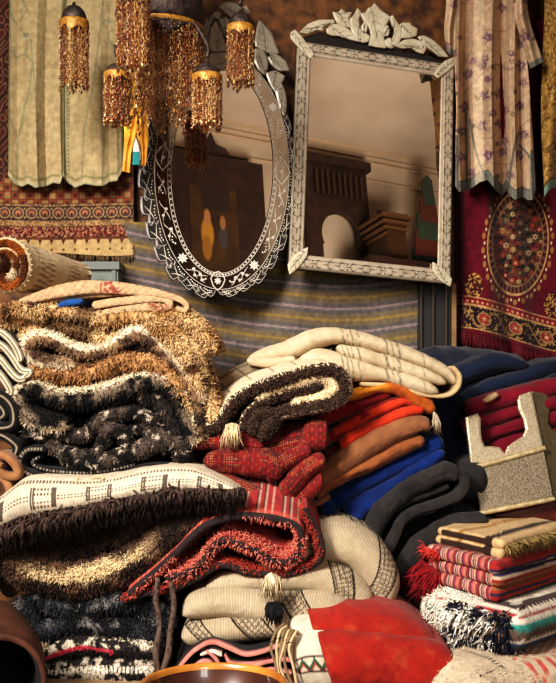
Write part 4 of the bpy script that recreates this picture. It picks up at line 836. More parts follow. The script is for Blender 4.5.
# brown rug with cream upper edge
mb = MB(); put(mb, slab([(30,345),(100,355),(150,345),(190,390)], [(30,372),(100,376),(150,370),(188,410)], 2.84, .3, n=50, seed=5), c3(26, 19, 16))  # dark core behind the folds, shade of the gaps put into its colour
def wc(p): 
    w = sst(-.1, .5, p.tt+.5*(ns(p, 22, 8)-.5)); return mix(mix(BRN, c3(156, 126, 98), sst(.35, .65, ns(p, 34, 6))), CRM, w*(.65+.35*sst(.35, .5, ns(p, 50, 3))))
for pa, th, d in (([(74,364),(48,364),(30,357),(25,346),(34,337),(52,340),(76,351),(98,352),(116,343),(133,333),(149,338),(163,352),(178,368),(193,384),(201,404)], 14, 2.755), ([(60,360),(85,366),(110,360),(130,350),(146,352),(158,364)], 10, 2.79)):
    p = put(mb, ribbon(pa, d, th, .33, n=140, seed=60+int(th), amp=.003), wc if th > 10 else shagcol(DBR, BRN, None, 20, 4)); tufts(mb, p, 3200, .012, .003, .35, .35, seed=int(th)+60, ymax=.05, cj=.3)
part_or_thing(mb, 'cream_edged_rug', m_shag, 'brown shag rug with a wavy cream upper edge, third layer of the left pile', 'rug')
# thin tan rug
mb = MB(); p = put(mb, ribbon([(28,372),(60,374),(95,372),(118,362),(140,362),(160,366),(174,376),(181,392)], 2.76, 16, .33, n=110, seed=9, amp=.004), shagcol(c3(158, 116, 76), c3(196, 150, 104), DTAN, 18, 15)); tufts(mb, p, 3000, .015, .0034, .5, .3, seed=66, ymax=.05, cj=.35)
p = put(mb, ribbon([(168,378),(178,392),(184,404),(190,412)], 2.752, 11, .3, n=60, seed=19, amp=.003), shagcol(LTAN, TAN, None, 18, 15)); tufts(mb, p, 600, .016, .004, .4, .3, seed=67, ymax=.05)
part_or_thing(mb, 'thin_ginger_rug', m_shag, 'thin ginger-tan shag rug sandwiched between the cream-edged rug and the black rugs', 'rug')
# black rug with white line
mb = MB(); put(mb, slab([(20,395),(100,395),(160,388),(196,425)], [(20,440),(100,430),(160,420),(196,470)], 2.83, .33, n=50, seed=7), c3(14, 12, 12))  # near-black core, painted shade for the gaps in this rug
def bw(p):
    k = mix(c3(18, 16, 16), c3(134, 118, 102), sst(.44, .62, ns(p, 44, 3))*sst(-.8, .1, p.tt)); return mix(k, CRM, sst(.35, .75, p.tt+.5*(ns(p, 26, 9)-.5)))
p = put(mb, ribbon([(66,424),(38,420),(22,408),(22,394),(36,388),(55,397),(82,397),(110,391),(142,382),(164,384),(178,398),(186,420),(191,446)], 2.75, [16,18,20,18,18,21,23,23,21,18,17,15,12], .34, n=150, seed=70, amp=.003), bw); tufts(mb, p, 5200, .012, .003, .5, .3, seed=71, ymax=.05, cj=.35)
p = put(mb, ribbon([(140,392),(158,400),(168,415),(176,430),(178,450)], 2.77, 16, .3, n=80, seed=74, amp=.004), shagcol(BLK, c3(54, 46, 44), c3(150, 134, 118), 30, 8)); tufts(mb, p, 1800, .013, .003, .5, .3, seed=72, ymax=.05)
p = put(mb, ribbon([(182,392),(194,405),(198,425),(202,442)], 2.762, 11, .3, n=80, seed=75, amp=.004), shagcol(c3(120, 96, 70), c3(60, 48, 42), c3(190, 164, 130), 26, 8)); tufts(mb, p, 900, .016, .0036, .5, .3, seed=73, ymax=.05)
part_or_thing(mb, 'white_lined_black_rug', m_shag, 'black and grey shag rug with one white line along its fold, mid left pile', 'rug')
# crumpled black rug
mb = MB(); put(mb, slab([(22,440),(100,430),(160,430),(180,450)], [(22,474),(100,474),(160,466),(182,476)], 2.81, .34, n=50, seed=8), c3(13, 12, 12))  # core coloured near black to shade the hollows between folds
mc = shagcol(c3(20, 18, 18), c3(76, 66, 60), c3(190, 174, 156), 36, 18, .46, .62)
for pa, th, d, num in (([(34,424),(60,434),(82,436),(94,424),(112,413),(138,413),(154,424),(163,440),(164,452)], 11, 2.765, 2000), ([(44,446),(70,454),(92,456),(101,446),(104,433),(112,428),(121,434),(127,449)], 10, 2.755, 1700), ([(120,444),(132,430),(146,428),(152,440)], 8, 2.77, 800), ([(60,453),(92,463),(125,456),(150,445),(170,441),(180,449),(181,464)], 15, 2.745, 2600), ([(22,434),(34,430),(42,440)], 9, 2.76, 600)):
    p = put(mb, ribbon(pa, d, th, .34, n=110, seed=80+int(th), amp=.003), mc); tufts(mb, p, int(num*1.3), .010, .0028, .4, .3, seed=80+num, ymax=.05, cj=.4)
def se(p): return mix(c3(24, 21, 22), c3(150, 140, 128), (np.abs(p.tt) < .35)*(np.sin(p.s*700) > .2)*(p.sc < .9)*.9)
for pa, th, d in (([(46,449),(28,450),(20,460),(24,471),(45,478),(80,480),(112,477),(142,468),(170,468)], 7, 2.735), ([(40,456),(32,462),(40,468),(70,472),(105,471),(135,464)], 5, 2.76)):
    put(mb, ribbon(pa, d, th, .34, n=120, seed=88, amp=.0015), se)
part_or_thing(mb, 'crumpled_black_rug', m_shag, 'black shag rug crumpled into wavy folds with a stitched lower edge, in the left pile', 'rug')
# folded striped blanket at left edge
def bs(p): return mix(c3(30, 27, 26), c3(214, 198, 170), sst(.25, .5, np.abs(np.sin(p.tt*4.2)))*(p.sc < .99))
mb = MB()
for k, pa in enumerate(([(-14,330),(2,333),(12,342),(18,354),(20,362)], [(-14,341),(0,345),(10,356),(20,370),(29,372),(24,378)], [(-14,353),(-2,358),(8,370),(18,379),(26,378)], [(-14,366),(-4,372),(4,382),(9,392),(4,394)])): put(mb, ribbon(pa, 2.74+.004*k, 8, .3, n=80, seed=90+k, amp=.001), bs)
part_or_thing(mb, 'cream_striped_blanket', m_kil, 'cream and black striped blanket edge folded in layers at the left picture edge', 'blanket')
mb = MB()
for k, pa in enumerate(([(-14,392),(2,396),(12,408),(12,424),(0,428),(-12,426)], [(-14,402),(-2,405),(4,414),(-2,420)], [(-14,432),(4,436),(16,446),(14,456)])): put(mb, ribbon(pa, 2.74+.004*k, 10, .3, n=80, seed=95+k, amp=.001), lambda p: mix(c3(24, 22, 24), c3(176, 160, 138), (np.abs(p.tt) < .3)*(p.sc < .97)*.8))
part_or_thing(mb, 'dark_rolled_blanket', m_kil, 'black blanket with a pale inner line rolled at the left edge below the striped one', 'blanket')
mb = MB()
for k, pa in enumerate(([(-14,458),(2,456),(14,466),(16,476),(4,476),(-4,468),(2,464)], [(-14,484),(0,478),(8,488),(6,500),(-8,506)])): put(mb, ribbon(pa, 2.70+.01*k, 8, .32, n=80, seed=99+k, amp=.001), lambda p: mix(c3(120, 80, 52), c3(168, 122, 82), ns(p, 30, 4)))
part_or_thing(mb, 'brown_rolled_blanket', m_soft, 'brown blanket with two rolled ends at the left edge above the white patterned blanket', 'blanket')
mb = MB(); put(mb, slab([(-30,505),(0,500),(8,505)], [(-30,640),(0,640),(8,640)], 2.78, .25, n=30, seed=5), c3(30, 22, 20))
part_or_thing(mb, 'dark_bundle', m_soft, 'dark brown bundled cloth in shadow at the left edge behind the clay jar', 'cloth')

# --- left front: white patterned blanket and the shag rugs under it ----------
hw = thing('white_patterned_blanket', 'white wool blanket with black dashed pattern and dark brown fringe at left centre', 'blanket', W(110, 545, 2.7))
mb = MB(); TOP = [(-16,505),(2,492),(18,480),(45,479),(80,480),(112,477),(150,470),(190,470),(218,480),(241,491)]; BOT = [(-16,545),(2,538),(22,531),(60,522),(100,511),(150,502),(190,496),(222,497),(241,495)]
p = slab(TOP, BOT, 2.60, .36, n=420, nn=90, nb=10, bulge=1.0, seed=30, amp=.003, endr=.5)
def hp(p):
    c = mix(c3(204, 188, 164), c3(224, 208, 184), ns(p, 20, 2)); c = c*(1-.12*(np.sin(p.s*700) > .3))[:, None]
    v = (p.tt+1)/2; x = p.s; dk = np.zeros(len(x)); dash = np.sin(x*2*math.pi/.0085) > -.25
    for e in (.90,): dk = np.maximum(dk, (np.abs(v-e) < .024)*dash)
    u = (x/.14+.1) % 1
    for e in (.76, .66, .50, .40): dk = np.maximum(dk, (np.abs(v-e) < .022)*dash*(u < .46))
    for e in (.62, .55): dk = np.maximum(dk, (np.abs(v-e) < .020)*dash*(u >= .46))
    for e in (.02, .065, .41, .455): dk = np.maximum(dk, (np.abs(u-e) < .018)*(v > .36)*(v < .80))
    return mix(c, c3(52, 38, 36), dk*.9*(p.tt > -.45)*(p.tt < .99))
put(mb, p, hp); mb.build('blanket_body', m_flat, hw)
mb = MB(); b = sm(BOT, 60); e = W(b[:, 0], b[:, 1]-7, 2.585); fringe(mb, e, .036, .0078, c3(70, 54, 48), 800, (0, -.6, -.8), .6, 31, .5, .7); fringe(mb, W(b[:, 0], b[:, 1]-2, 2.61), .046, .0058, c3(46, 36, 34), 900, (0, -.35, -1), .3, 32, .4, .5); tufts(mb, p, 1900, .026, .0074, .8, .5, mask=lambda p: (p.tt < -.42)&(p.tt > -1.0), colf=lambda P, rg: mix(c3(40, 30, 28), c3(92, 72, 62), rg.random(len(P))), seed=34, ymax=.5, jit=.7, curl=.8); mb.build('fringe', m_shag, hw)
mb = MB()
for pa in ([(75,480),(80,483),(88,480),(96,483),(104,478)], [(78,476),(76,480),(82,486),(90,486)], [(92,478),(100,476),(106,480)]): P = W(np.array(pa)[:, 0], np.array(pa)[:, 1], 2.655-.004*np.arange(len(pa))); tube(mb, P, .0028, c3(200, 178, 140), 20, 6)
mb.build('loose_yarn', m_shag, hw)
# brown shag rug
mb = MB(); put(mb, slab([(6,540),(80,530),(150,515),(196,508)], [(8,575),(80,575),(150,552),(200,530)], 2.70, .34, n=60, seed=33), c3(22, 16, 14))  # dark inner core, painted shade behind the brown folds
p = put(mb, slab(*off([(28,556),(70,549),(110,537),(150,522),(188,512),(204,516)], 24), 2.665, .3, n=90, seed=35, amp=.004), shagcol(c3(44, 32, 28), c3(74, 54, 44), None, 24, 6)); tufts(mb, p, 3800, .017, .0042, .6, .3, seed=36, ymax=.05, curl=.6)
def cw(p):
    st = sst(.48, .2, np.abs(p.tt-.2)+.8*(ns(p, 20, 4)-.5))*sst(.06, .2, p.t)*sst(.8, .6, p.t); return mix(mix(c3(54, 38, 31), c3(104, 78, 60), sst(.42, .62, ns(p, 22, 7))), c3(222, 196, 154), st)
p = put(mb, slab(*off([(4,552),(20,572),(45,581),(80,582),(115,572),(145,556),(170,536),(192,527),(206,527)], [22,32,34,34,33,33,30,30,20]), 2.625, .34, n=120, seed=37, amp=.004), cw); tufts(mb, p, 8500, .015, .0044, .5, .3, seed=38, ymax=.05, cj=.3, curl=.7, jit=.6)
part_or_thing(mb, 'brown_shag_rug', m_shag, 'dark brown shaggy rug with a cream streak along its fold, under the white patterned blanket', 'rug')
# navy black shag
mb = MB(); put(mb, slab([(28,600),(100,605),(160,600)], [(30,650),(100,645),(168,650)], 2.70, .32, n=50, seed=43), c3(12, 12, 15))  # core painted near black, shade showing between the navy folds
fc = shagcol(c3(20, 20, 24), c3(48, 50, 58), c3(112, 110, 110), 20, 28, .45, .65)
for pa, th, d in (([(24,598),(50,606),(78,614),(104,606),(132,604),(154,615),(166,634)], 20, 2.64), ([(34,636),(58,630),(84,626),(112,632),(140,636),(166,646)], 20, 2.63), ([(20,600),(28,620),(34,640)], 16, 2.65)):
    p = put(mb, slab(*off(pa, th), d, .3, n=90, seed=44+int(th), amp=.005), fc); tufts(mb, p, 2600, .016, .0034, .5, .25, seed=int(pa[0][1]), ymax=.05, cj=.4)
part_or_thing(mb, 'navy_shag_rug', m_shag, 'blue-black shag rug folded below the brown shag rug at lower left', 'rug')
# fleck striped
mb = MB()
def fk(p):
    n = ns(p, 60, 5); c = mix(c3(40, 34, 34), c3(222, 210, 190), sst(.46, .56, n)*sst(-.1, .3, p.tt)); c = mix(c, c3(188, 60, 76), (np.abs(p.tt+.18+.3*(p.t-.3)) < .22)*(p.t < .62)); return mix(c, c3(34, 30, 31), (p.tt < -.5)*(n < .6))
def fk2(p):
    n = ns(p, 60, 6); c = mix(c3(38, 33, 33), c3(196, 184, 168), sst(.52, .6, n)); return mix(c, c3(226, 216, 200), (np.abs(p.tt-.25) < .22)*((np.sin(p.s*600) > -.5)))
p = put(mb, slab([(40,652),(58,642),(80,637),(110,640),(140,640),(160,648)], [(42,668),(60,662),(90,656),(120,660),(158,662)], 2.61, .34, n=160, nn=21, seed=46, amp=.003), fk); tufts(mb, p, 1500, .01, .0028, .4, .2, seed=47, ymax=.03)
p = put(mb, slab([(42,666),(70,662),(100,660),(130,662),(160,662)], [(44,688),(80,689),(120,688),(160,684)], 2.60, .34, n=160, nn=21, seed=48, amp=.003), fk2); tufts(mb, p, 1500, .01, .0028, .4, .2, seed=49, ymax=.03)
part_or_thing(mb, 'pink_striped_rug', m_shag, 'black and white flecked rug with a pink stripe at the bottom of the left pile', 'rug')
mb = MB(); put(mb, block([(-.95, 2.52), (-.16, 2.45), (-.1, 3.1), (-.9, 3.1)], .50, .553, seed=4), lambda p: mix(c3(196, 170, 136), c3(150, 116, 84), (np.sin(p.b*160) > .6)*1.0))
part_or_thing(mb, 'beige_floor_rug', m_kil, 'beige folded rug lying on the floor under the left pile', 'rug')

# --- centre --------------------------------------------------------------
# cream blanket on top
cbk = thing('cream_folded_blanket', 'thick cream wool blanket with fine dark bands folded on top of the centre pile', 'blanket', W(350, 395, 3.0))
def cb_(p):
    c = mix(c3(188, 166, 134), c3(216, 198, 168), ns(p, 16, 3)); x = p.V[:, 0]/2.9*F+HX
    for e, w in ((343, 1.2), (348, .9), (352, 1.4), (359, 1.2), (387, 2.2), (393, 1.0), (399, 2.2), (424, .8)):
        c = mix(c, c3(96, 84, 70), sst(w, w*.4, np.abs(x-e+6*p.tt*.3))*(vn(p.s*400, p.tt*8, 0, 3) > .3)*.75*(np.abs(p.tt) < 1.6))
    return c
mb = MB()
put(mb, slab([(246,356),(285,341),(318,327),(345,328),(380,337),(420,350),(448,364),(460,378)], [(250,362),(285,361),(316,350),(342,344),(380,353),(420,367),(446,379),(457,388)], 2.90, .3, n=140, seed=50, amp=.0035, wr=.0012, fold=.003, bulge=.9), cb_)
put(mb, slab([(336,343),(380,352),(420,366),(448,379)], [(338,354),(380,367),(415,378),(446,388)], 2.885, .3, n=120, seed=51, amp=.003, fold=.003, wr=.0012), cb_)
put(mb, slab([(296,354),(318,348),(345,354),(380,366),(415,377),(442,388)], [(300,372),(325,380),(350,382),(385,382),(415,390),(438,398)], 2.875, .3, n=130, seed=52, amp=.003, fold=.003, wr=.0014), cb_)
put(mb, ribbon([(452,366),(460,376),(458,388),(446,396),(420,394),(390,386),(360,384)], 2.885, 4.5, .3, n=90, seed=53, amp=.0008), c3(206, 178, 136))
put(mb, slab([(246,358),(270,358),(296,356)], [(247,364),(270,367),(296,362)], 2.89, .28, n=60, seed=54, amp=.002), cb_)
put(mb, slab([(292,350),(308,346),(322,346)], [(294,366),(308,368),(322,372)], 2.95, .2, n=40, seed=55), c3(190, 150, 104))
mb.build('blanket_body', m_flat, cbk)
# white rug with brown shag edge
wr_ = thing('shag_edged_rug', 'white rug with thick dark brown shag edge and lattice marks, rolled at the centre', 'rug', W(270, 440, 2.85))
def we(p):
    c = mix(c3(226, 208, 178), c3(212, 190, 156), ns(p, 16, 4)); lat = ((np.abs((p.s*16) % 1-.5) > .46)|(np.abs((p.y*14) % 1-.5) > .46))*(p.y > .04)*(p.t < .45); c = mix(c, c3(70, 56, 48), lat*.8)
    brn = mix(c3(52, 38, 32), c3(86, 64, 52), ns(p, 30, 5)); return np.where(((p.sg < 0)|(p.sc < .55))[:, None], brn, c)
mb = MB(); P1 = [(203,428),(212,428),(221,420),(230,407),(243,395),(262,384),(288,376),(314,369),(333,369),(346,381),(346,396),(330,405),(302,409),(280,414),(268,424),(260,438)]
p1 = put(mb, ribbon(P1, 2.76, 12, .34, n=170, shift=(-26, -16), seed=56, amp=.0025), we)
p2 = put(mb, ribbon([(244,430),(246,416),(258,404),(278,396),(300,390),(320,385)], 2.775, 8, .3, n=110, shift=(0, -6), seed=57, amp=.0025), we)
p3 = put(mb, ribbon([(292,405),(315,400),(331,393),(334,383),(322,377),(300,381),(276,389),(256,399)], 2.772, 13, .3, n=110, shift=(0, -6), seed=58, amp=.0025), lambda p: mix(c3(228, 208, 172), c3(200, 172, 134), ns(p, 30, 4)))
p4 = put(mb, ribbon([(252,434),(254,420),(266,412),(276,418),(270,432),(258,437)], 2.762, 8, .3, n=90, seed=59, amp=.002), c3(58, 43, 36))
mb.build('rug_body', m_kil, wr_)
mb = MB(); dbc = lambda P, rg: mix(c3(46, 34, 29), c3(88, 66, 54), rg.random(len(P)))
tufts(mb, p1, 4200, .0105, .0036, .3, .4, mask=lambda p: ((p.sg < 0)|(p.sc < .6)), ymax=.015, colf=dbc, seed=60); tufts(mb, p2, 1800, .009, .0034, .3, .4, mask=lambda p: ((p.sg < 0)|(p.sc < .6)), ymax=.015, colf=dbc, seed=61); tufts(mb, p4, 1300, .010, .0036, .3, .4, ymax=.015, colf=dbc, seed=62)
tufts(mb, p3, 1300, .008, .003, .3, .4, ymax=.02, seed=63)
mb.build('shag_edge', m_shag, wr_)
mb = MB(); fringe(mb, W(np.array([226, 232, 239]), np.array([425, 423, 425]), 2.745), .058, .005, c3(214, 190, 150), 110, (0, -.3, -1), .16, 64, .2, .2); mb.build('tassel', m_shag, wr_)
# red patterned kilims
def pat(seed, base=(150, 36, 36)):
    def fn(p):
        c = mix(c3(*base)*.75, c3(92, 20, 24), ns(p, 12, seed)); u, v = p.s*92, (p.v if hasattr(p, 'v') else p.y)*92
        dz_ = np.abs((u+v) % 2-1)+np.abs((u-v) % 2-1); c = mix(c, c3(40, 26, 28), sst(.1, .04, np.abs(dz_-1))); c = mix(c, c3(186, 138, 92), ((np.sin(u*11) > .3)*(np.sin(v*11) > .3))*(vn(u*.5, v*.5, 0, seed) > .6)*.6)
        c = mix(c, c3(60, 28, 30), (np.abs(v*.8 % 1.6-.8) < .09)); return mix(c, c3(160, 76, 52), (dz_ < .35)*.6)
    return fn
mb = MB()
for t_, b_, d, s_ in (([(186,438),(204,432),(235,432),(264,438)], [(186,450),(205,450),(235,452),(264,455)], 2.77, 1), ([(202,456),(222,450),(250,449),(270,451),(284,464)], [(203,468),(220,474),(245,478),(268,482),(284,480)], 2.735, 2), ([(262,470),(285,452),(310,440)], [(268,486),(290,470),(314,458)], 2.75, 3), ([(190,470),(215,472),(245,482),(275,494)], [(190,494),(215,497),(245,505),(276,508)], 2.73, 4), ([(255,440),(285,430),(318,424)], [(258,470),(290,462),(320,452)], 2.80, 5)):
    put(mb, slab(t_, b_, d, .34, n=150, nn=41, seed=100+s_, amp=.004, bulge=.7, endr=.5, fold=.004, wr=.0015), pat(100+s_))
part_or_thing(mb, 'patterned_red_kilim', m_kil, 'red kilim with small diamond pattern bundled in several folds below the shag-edged rug', 'kilim')
mb = MB()
for t_, b_, d, s_ in (([(301,432),(310,422),(326,421),(330,430)], [(300,452),(310,455),(324,454),(331,450)], 2.76, 6), ([(277,488),(290,470),(306,456),(324,452)], [(284,503),(298,500),(312,480),(328,466)], 2.74, 7), ([(276,494),(300,488),(322,468)], [(280,510),(306,505),(326,490)], 2.755, 8)):
    put(mb, slab(t_, b_, d, .3, n=120, nn=41, seed=100+s_, amp=.004, bulge=.6, endr=.35, fold=.004, wr=.0015), pat(100+s_, (158, 44, 38)))
part_or_thing(mb, 'twisted_red_kilim', m_kil, 'smaller red kilim with yellow dotted triangles twisted beside the orange blankets', 'kilim')
# red striped kilim with pile underside
rk = thing('striped_red_kilim', 'red kilim with fine white and black stripes, black bound edge and coral pile underside', 'kilim', W(230, 600, 2.7))
def rs(p):
    x = p.s; c = mix(c3(168, 48, 44), c3(136, 30, 34), ns(p, 20, 6)); c = mix(c, c3(206, 170, 150), (np.abs((x*62) % 1-.5) < .1)*.8); c = mix(c, c3(46, 26, 28), (np.abs((x*62+.3) % 1-.5) < .09)); c = mix(c, c3(220, 96, 76), (p.y < .02)*.5); c = mix(c, c3(226, 200, 180), (np.abs(p.y-.022) < .004)*.8)
    c = np.where((p.sg < 0)[:, None], c3(150, 44, 40), c); return np.where((p.sc < .97)[:, None], c3(46, 36, 38), c)
mb = MB(); q1 = put(mb, ribbon([(128,596),(150,577),(176,553),(204,527),(240,516),(275,519),(296,527),(301,541),(296,556),(280,563),(256,552),(238,545),(224,541),(212,549),(202,562),(186,573),(166,580)], 2.60, 8, .36, n=220, nv=24, shift=(6, -42), seed=110, amp=.002), rs)
q2 = put(mb, ribbon([(122,602),(145,594),(170,590),(196,578),(222,566),(250,573),(285,575),(314,565),(322,552),(316,530),(304,508)], 2.615, 7, .36, n=170, shift=(0, -12), seed=111, amp=.002), rs); mb.build('kilim_body', m_kil, rk)
mb = MB(); pc = lambda P, rg: mix(c3(176, 66, 58), c3(222, 140, 120), rg.random(len(P)))
tufts(mb, q1, 2400, .013, .0032, .35, .5, mask=lambda p: (p.sg < 0)&(p.t > .38)|((p.sg > 0)&(p.t > .55)), ymax=.05, colf=pc, seed=112); tufts(mb, q2, 1700, .013, .0032, .3, .5, mask=lambda p: (p.sg > 0), ymax=.04, colf=lambda P, rg: mix(c3(130, 34, 36), c3(190, 76, 50), rg.random(len(P))), seed=113)
tufts(mb, q1, 500, .009, .0032, .3, .5, mask=lambda p: (p.sg < 0)&(p.t < .16), ymax=.03, colf=pc, seed=114)
mb.build('coral_pile', m_shag, rk)
for pa in ([(158,578),(156,600),(160,625),(156,650),(158,672)], [(171,582),(174,605),(170,632),(168,655),(160,678)]):
    mb = MB(); P = W(np.array(pa)[:, 0], np.array(pa)[:, 1], 2.575); tube(mb, P, [.006, .007, .006, .009, .006], c3(96, 78, 70), 40, 8); fringe(mb, sm(P, 40), .016, .003, c3(84, 70, 64), 260, (0, -.3, -1), .5, 115, .4); mb.build('tassel', m_shag, rk)
# ribbed cream rug
cr2 = thing('ribbed_cream_blanket', 'thick ribbed cream wool blanket with black and white woven bands, folded at lower centre', 'blanket', W(290, 650, 2.7))
def rb_(bands):
    def fn(p):
        c = mix(c3(188, 168, 138), c3(214, 196, 168), ns(p, 12, 7)); c = c*(1-.34*sst(.2, .9, np.sin(p.s*950)))[:, None]; u = p.s+.9*p.v
        for e, w in bands:
            q = (u-e)/w; ins_ = (np.abs(q) < 1); tex = (np.abs(((p.s+p.v)*62) % 1-.5)+np.abs(((p.s-p.v)*62) % 1-.5) > .42)&(np.sin(u*900) > -.6); c = mix(c, c3(40, 34, 34), ins_*(tex)*.85); c = mix(c, c3(34, 30, 30), (np.abs(np.abs(q)-1) < .09))
        return c
    return fn
mb = MB()
for pa, th, d, bands, s_ in (([(240,578),(275,570),(305,558),(330,549),(352,550),(372,564),(383,584),(388,614)], [18,28,38,44,46,44,40,30], 2.67, [(.42, .035)], 1), ([(205,588),(240,585),(280,580),(312,580),(338,588),(358,604),(368,622)], [16,26,33,38,40,40,30], 2.625, [(.36, .03)], 2), ([(181,618),(196,610),(222,607),(252,611),(290,614),(326,612),(346,620),(355,632)], [22,32,34,34,34,34,30,20], 2.575, [(.3, .03)], 3), ([(180,640),(205,636),(232,633),(270,630),(300,630),(320,634)], [24,26,28,28,26,20], 2.56, [(.06, .02), (.19, .035)], 4)):
    put(mb, slab(*off(pa, th), d, .34, n=240, nn=45, seed=120+s_, amp=.003, bulge=.75), rb_(bands))
mb.build('blanket_body', m_rib, cr2)
mb = MB(); fringe(mb, W(np.array([266, 272, 280]), np.array([576, 573, 577]), 2.545), .055, .0052, c3(206, 186, 152), 150, (-.05, -.25, -1), .15, 125, .25, .2); tube(mb, W(np.array([270, 272, 275]), np.array([573, 580, 590]), 2.54), [.006, .012, .008], c3(224, 206, 176), 16); tb = mb.build('tassel', m_shag, cr2)
mb = MB(); fringe(mb, W(np.array([268, 273, 280]), np.array([602, 602, 602]), 2.535), .045, .006, c3(30, 30, 36), 220, (0, -.2, -1), .14, 126, .3, .1); mb.build('black_tassel_end', m_shag, tb)
# pink and black textile
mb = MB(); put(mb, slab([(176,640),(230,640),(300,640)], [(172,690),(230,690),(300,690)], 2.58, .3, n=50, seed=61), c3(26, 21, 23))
pk = lambda p: mix(mix(c3(196, 116, 108), c3(216, 150, 138), ns(p, 30, 2)), c3(26, 20, 22), (p.y > .014)*1.0)
for k, pa in enumerate(([(170,682),(182,664),(196,650),(212,643),(228,648),(245,655),(262,652),(282,646),(298,652)], [(176,690),(190,672),(204,662),(214,668),(222,690)], [(206,650),(216,660),(222,672),(240,672),(262,664),(284,660),(298,664)], [(236,690),(250,676),(270,670),(292,674)], [(224,655),(232,664),(250,664),(270,658)])):
    put(mb, ribbon(pa, 2.52+.006*k, [3, 4, 4.5, 4, 3], .28, n=100, seed=130+k, amp=.001, fr=.4), pk)
for k, pa in enumerate(([(192,668),(200,678),(206,690)], [(200,655),(212,652),(222,656)])): put(mb, ribbon(pa, 2.53, 4, .25, n=60, seed=137+k, amp=.001), c3(222, 206, 190))
part_or_thing(mb, 'pink_black_textile', m_kil, 'thin pink and black textile crumpled under the ribbed cream blanket, behind the bowl', 'textile')
# white embroidered cloth
we_ = thing('embroidered_cloth', 'white cloth with a green and red zigzag border beside the red cloth', 'cloth', W(310, 690, 2.5))
def ec(p):
    c = mix(c3(206, 192, 170), c3(224, 212, 192), ns(p, 20, 3)); v = p.tt; z = np.abs((p.s*34) % 1-.5)*2
    band = (np.abs(v-.02) < .16); c = mix(c, c3(214, 196, 170), band*.6); c = mix(c, c3(30, 84, 62), band*(np.abs((v-.02)/.16-(z*2-1)*.7) < .35)); c = mix(c, c3(160, 48, 44), band*(np.abs((v-.02)/.16-(z*2-1)*.7+.55) < .2)); return mix(c, c3(60, 50, 50), (np.abs(np.abs(v-.02)-.17) < .02))
mb = MB(); put(mb, slab([(287,640),(292,629),(306,624),(345,624)], [(298,705),(310,706),(330,706),(360,706)], 2.47, .25, n=140, nn=61, seed=140, amp=.002, bulge=.5, endr=.25), ec); mb.build('cloth_body', m_kil, we_)
mb = MB()
for k, x in enumerate((272, 276, 280, 284, 288, 292)):
    P = W(np.array([x+12-k, x+4, x-1+2*math.sin(k), x+4*math.cos(k), x+6]), np.array([624+2*k, 632, 648, 666, 690]), np.array([2.5, 2.475, 2.46, 2.455, 2.45])); tube(mb, P, .0036, c3(196, 172, 134) if k % 2 else c3(128, 104, 80), 40, 7)
for k in range(0):  x = 290+10*k; P = W(x+np.array([0, 4, 9, 5]), 622-np.array([0, 8+4*math.sin(k*2), 3, -3]), 2.485); tube(mb, P, .0026, c3(212, 188, 146), 24, 6)
mb.build('fringe_cord', m_shag, we_)
# cream fringe behind the red cloth
mb = MB(); p = put(mb, block([(.0, 2.60), (.36, 2.52), (.46, 2.80), (.05, 2.9)], .50, .63, seed=14), lambda p: mix(c3(206, 182, 146), c3(170, 136, 100), ns(p, 20, 2)))
tufts(mb, p, 5000, .016, .002, .3, .2, seed=141, ymax=1, cj=.35, curl=1.0, jit=.9, mask=lambda p: (p.tt > -.6)&(p.a > .4)&(p.b > .42), colf=lambda P, rg: mix(c3(176, 146, 108), c3(222, 200, 164), rg.random(len(P))))
part_or_thing(mb, 'fringed_cream_rug', m_kil, 'cream rug with pale loose fringe showing behind the red cloth', 'rug')
# red cloth
mb = MB()
def rd(p): 
    c = mix(c3(136, 25, 20), c3(160, 40, 27), ns(p, 9, 5)); c = mix(c, c3(160, 66, 38), sst(.58, .75, ns(p, 34, 8))*.5); c = mix(c, c3(120, 20, 18), sst(.6, .7, ns(p, 60, 4))*.4); return c
put(mb, slab([(307,615),(325,613),(345,611),(385,612),(412,620),(436,636)], [(318,654),(335,655),(352,655),(400,660),(425,664),(446,670)], 2.50, .2, n=160, nn=31, seed=145, amp=.0016, fold=.0015, wr=.001, bulge=1.1, endr=.08), rd)
put(mb, slab([(316,641),(340,637),(370,640),(400,643),(436,648),(452,654),(461,668)], [(338,706),(360,708),(390,708),(420,708),(448,706),(464,702)], 2.42, .24, n=180, nn=41, seed=146, amp=.0026, fold=.0015, wr=.001, bulge=.55, endr=.08), rd)
part_or_thing(mb, 'red_cloth', fabric('weave', 2200, .25, var=.18, vscale=25), 'plain bright red cloth folded in two at the bottom of the heap', 'cloth')

# --- orange, brown, blue and charcoal blankets ---------------------------------
sc2 = thing('orange_scarf', 'golden orange cloth with a white corner tassel draped beneath the cream blanket', 'scarf', W(400, 420, 2.95))
mb = MB(); oc = lambda p: mix(c3(196, 122, 34), c3(168, 84, 30), sst(.4, .6, ns(p, 18, 4)))
put(mb, slab([(318,388),(350,388),(385,383),(410,384),(428,392),(438,404)], [(318,398),(352,402),(384,391),(402,396),(416,412),(437,418)], 2.885, .28, n=120, nn=25, fold=.0045, endr=.55, seed=150, amp=.004, bulge=1.0), oc); mb.build('scarf_body', fabric('weave', 1800, .3), sc2)
mb = MB(); fringe(mb, W(np.array([434, 437]), np.array([412, 415]), 2.87), .048, .005, c3(206, 190, 164), 70, (.1, -.1, -1), .12, 151, .2, .1); mb.build('tassel', m_shag, sc2)
def sol(a, b, f=9, seed=0): return lambda p: mix(c3(*a), c3(*b), ns(p, f, seed))
mb = MB()
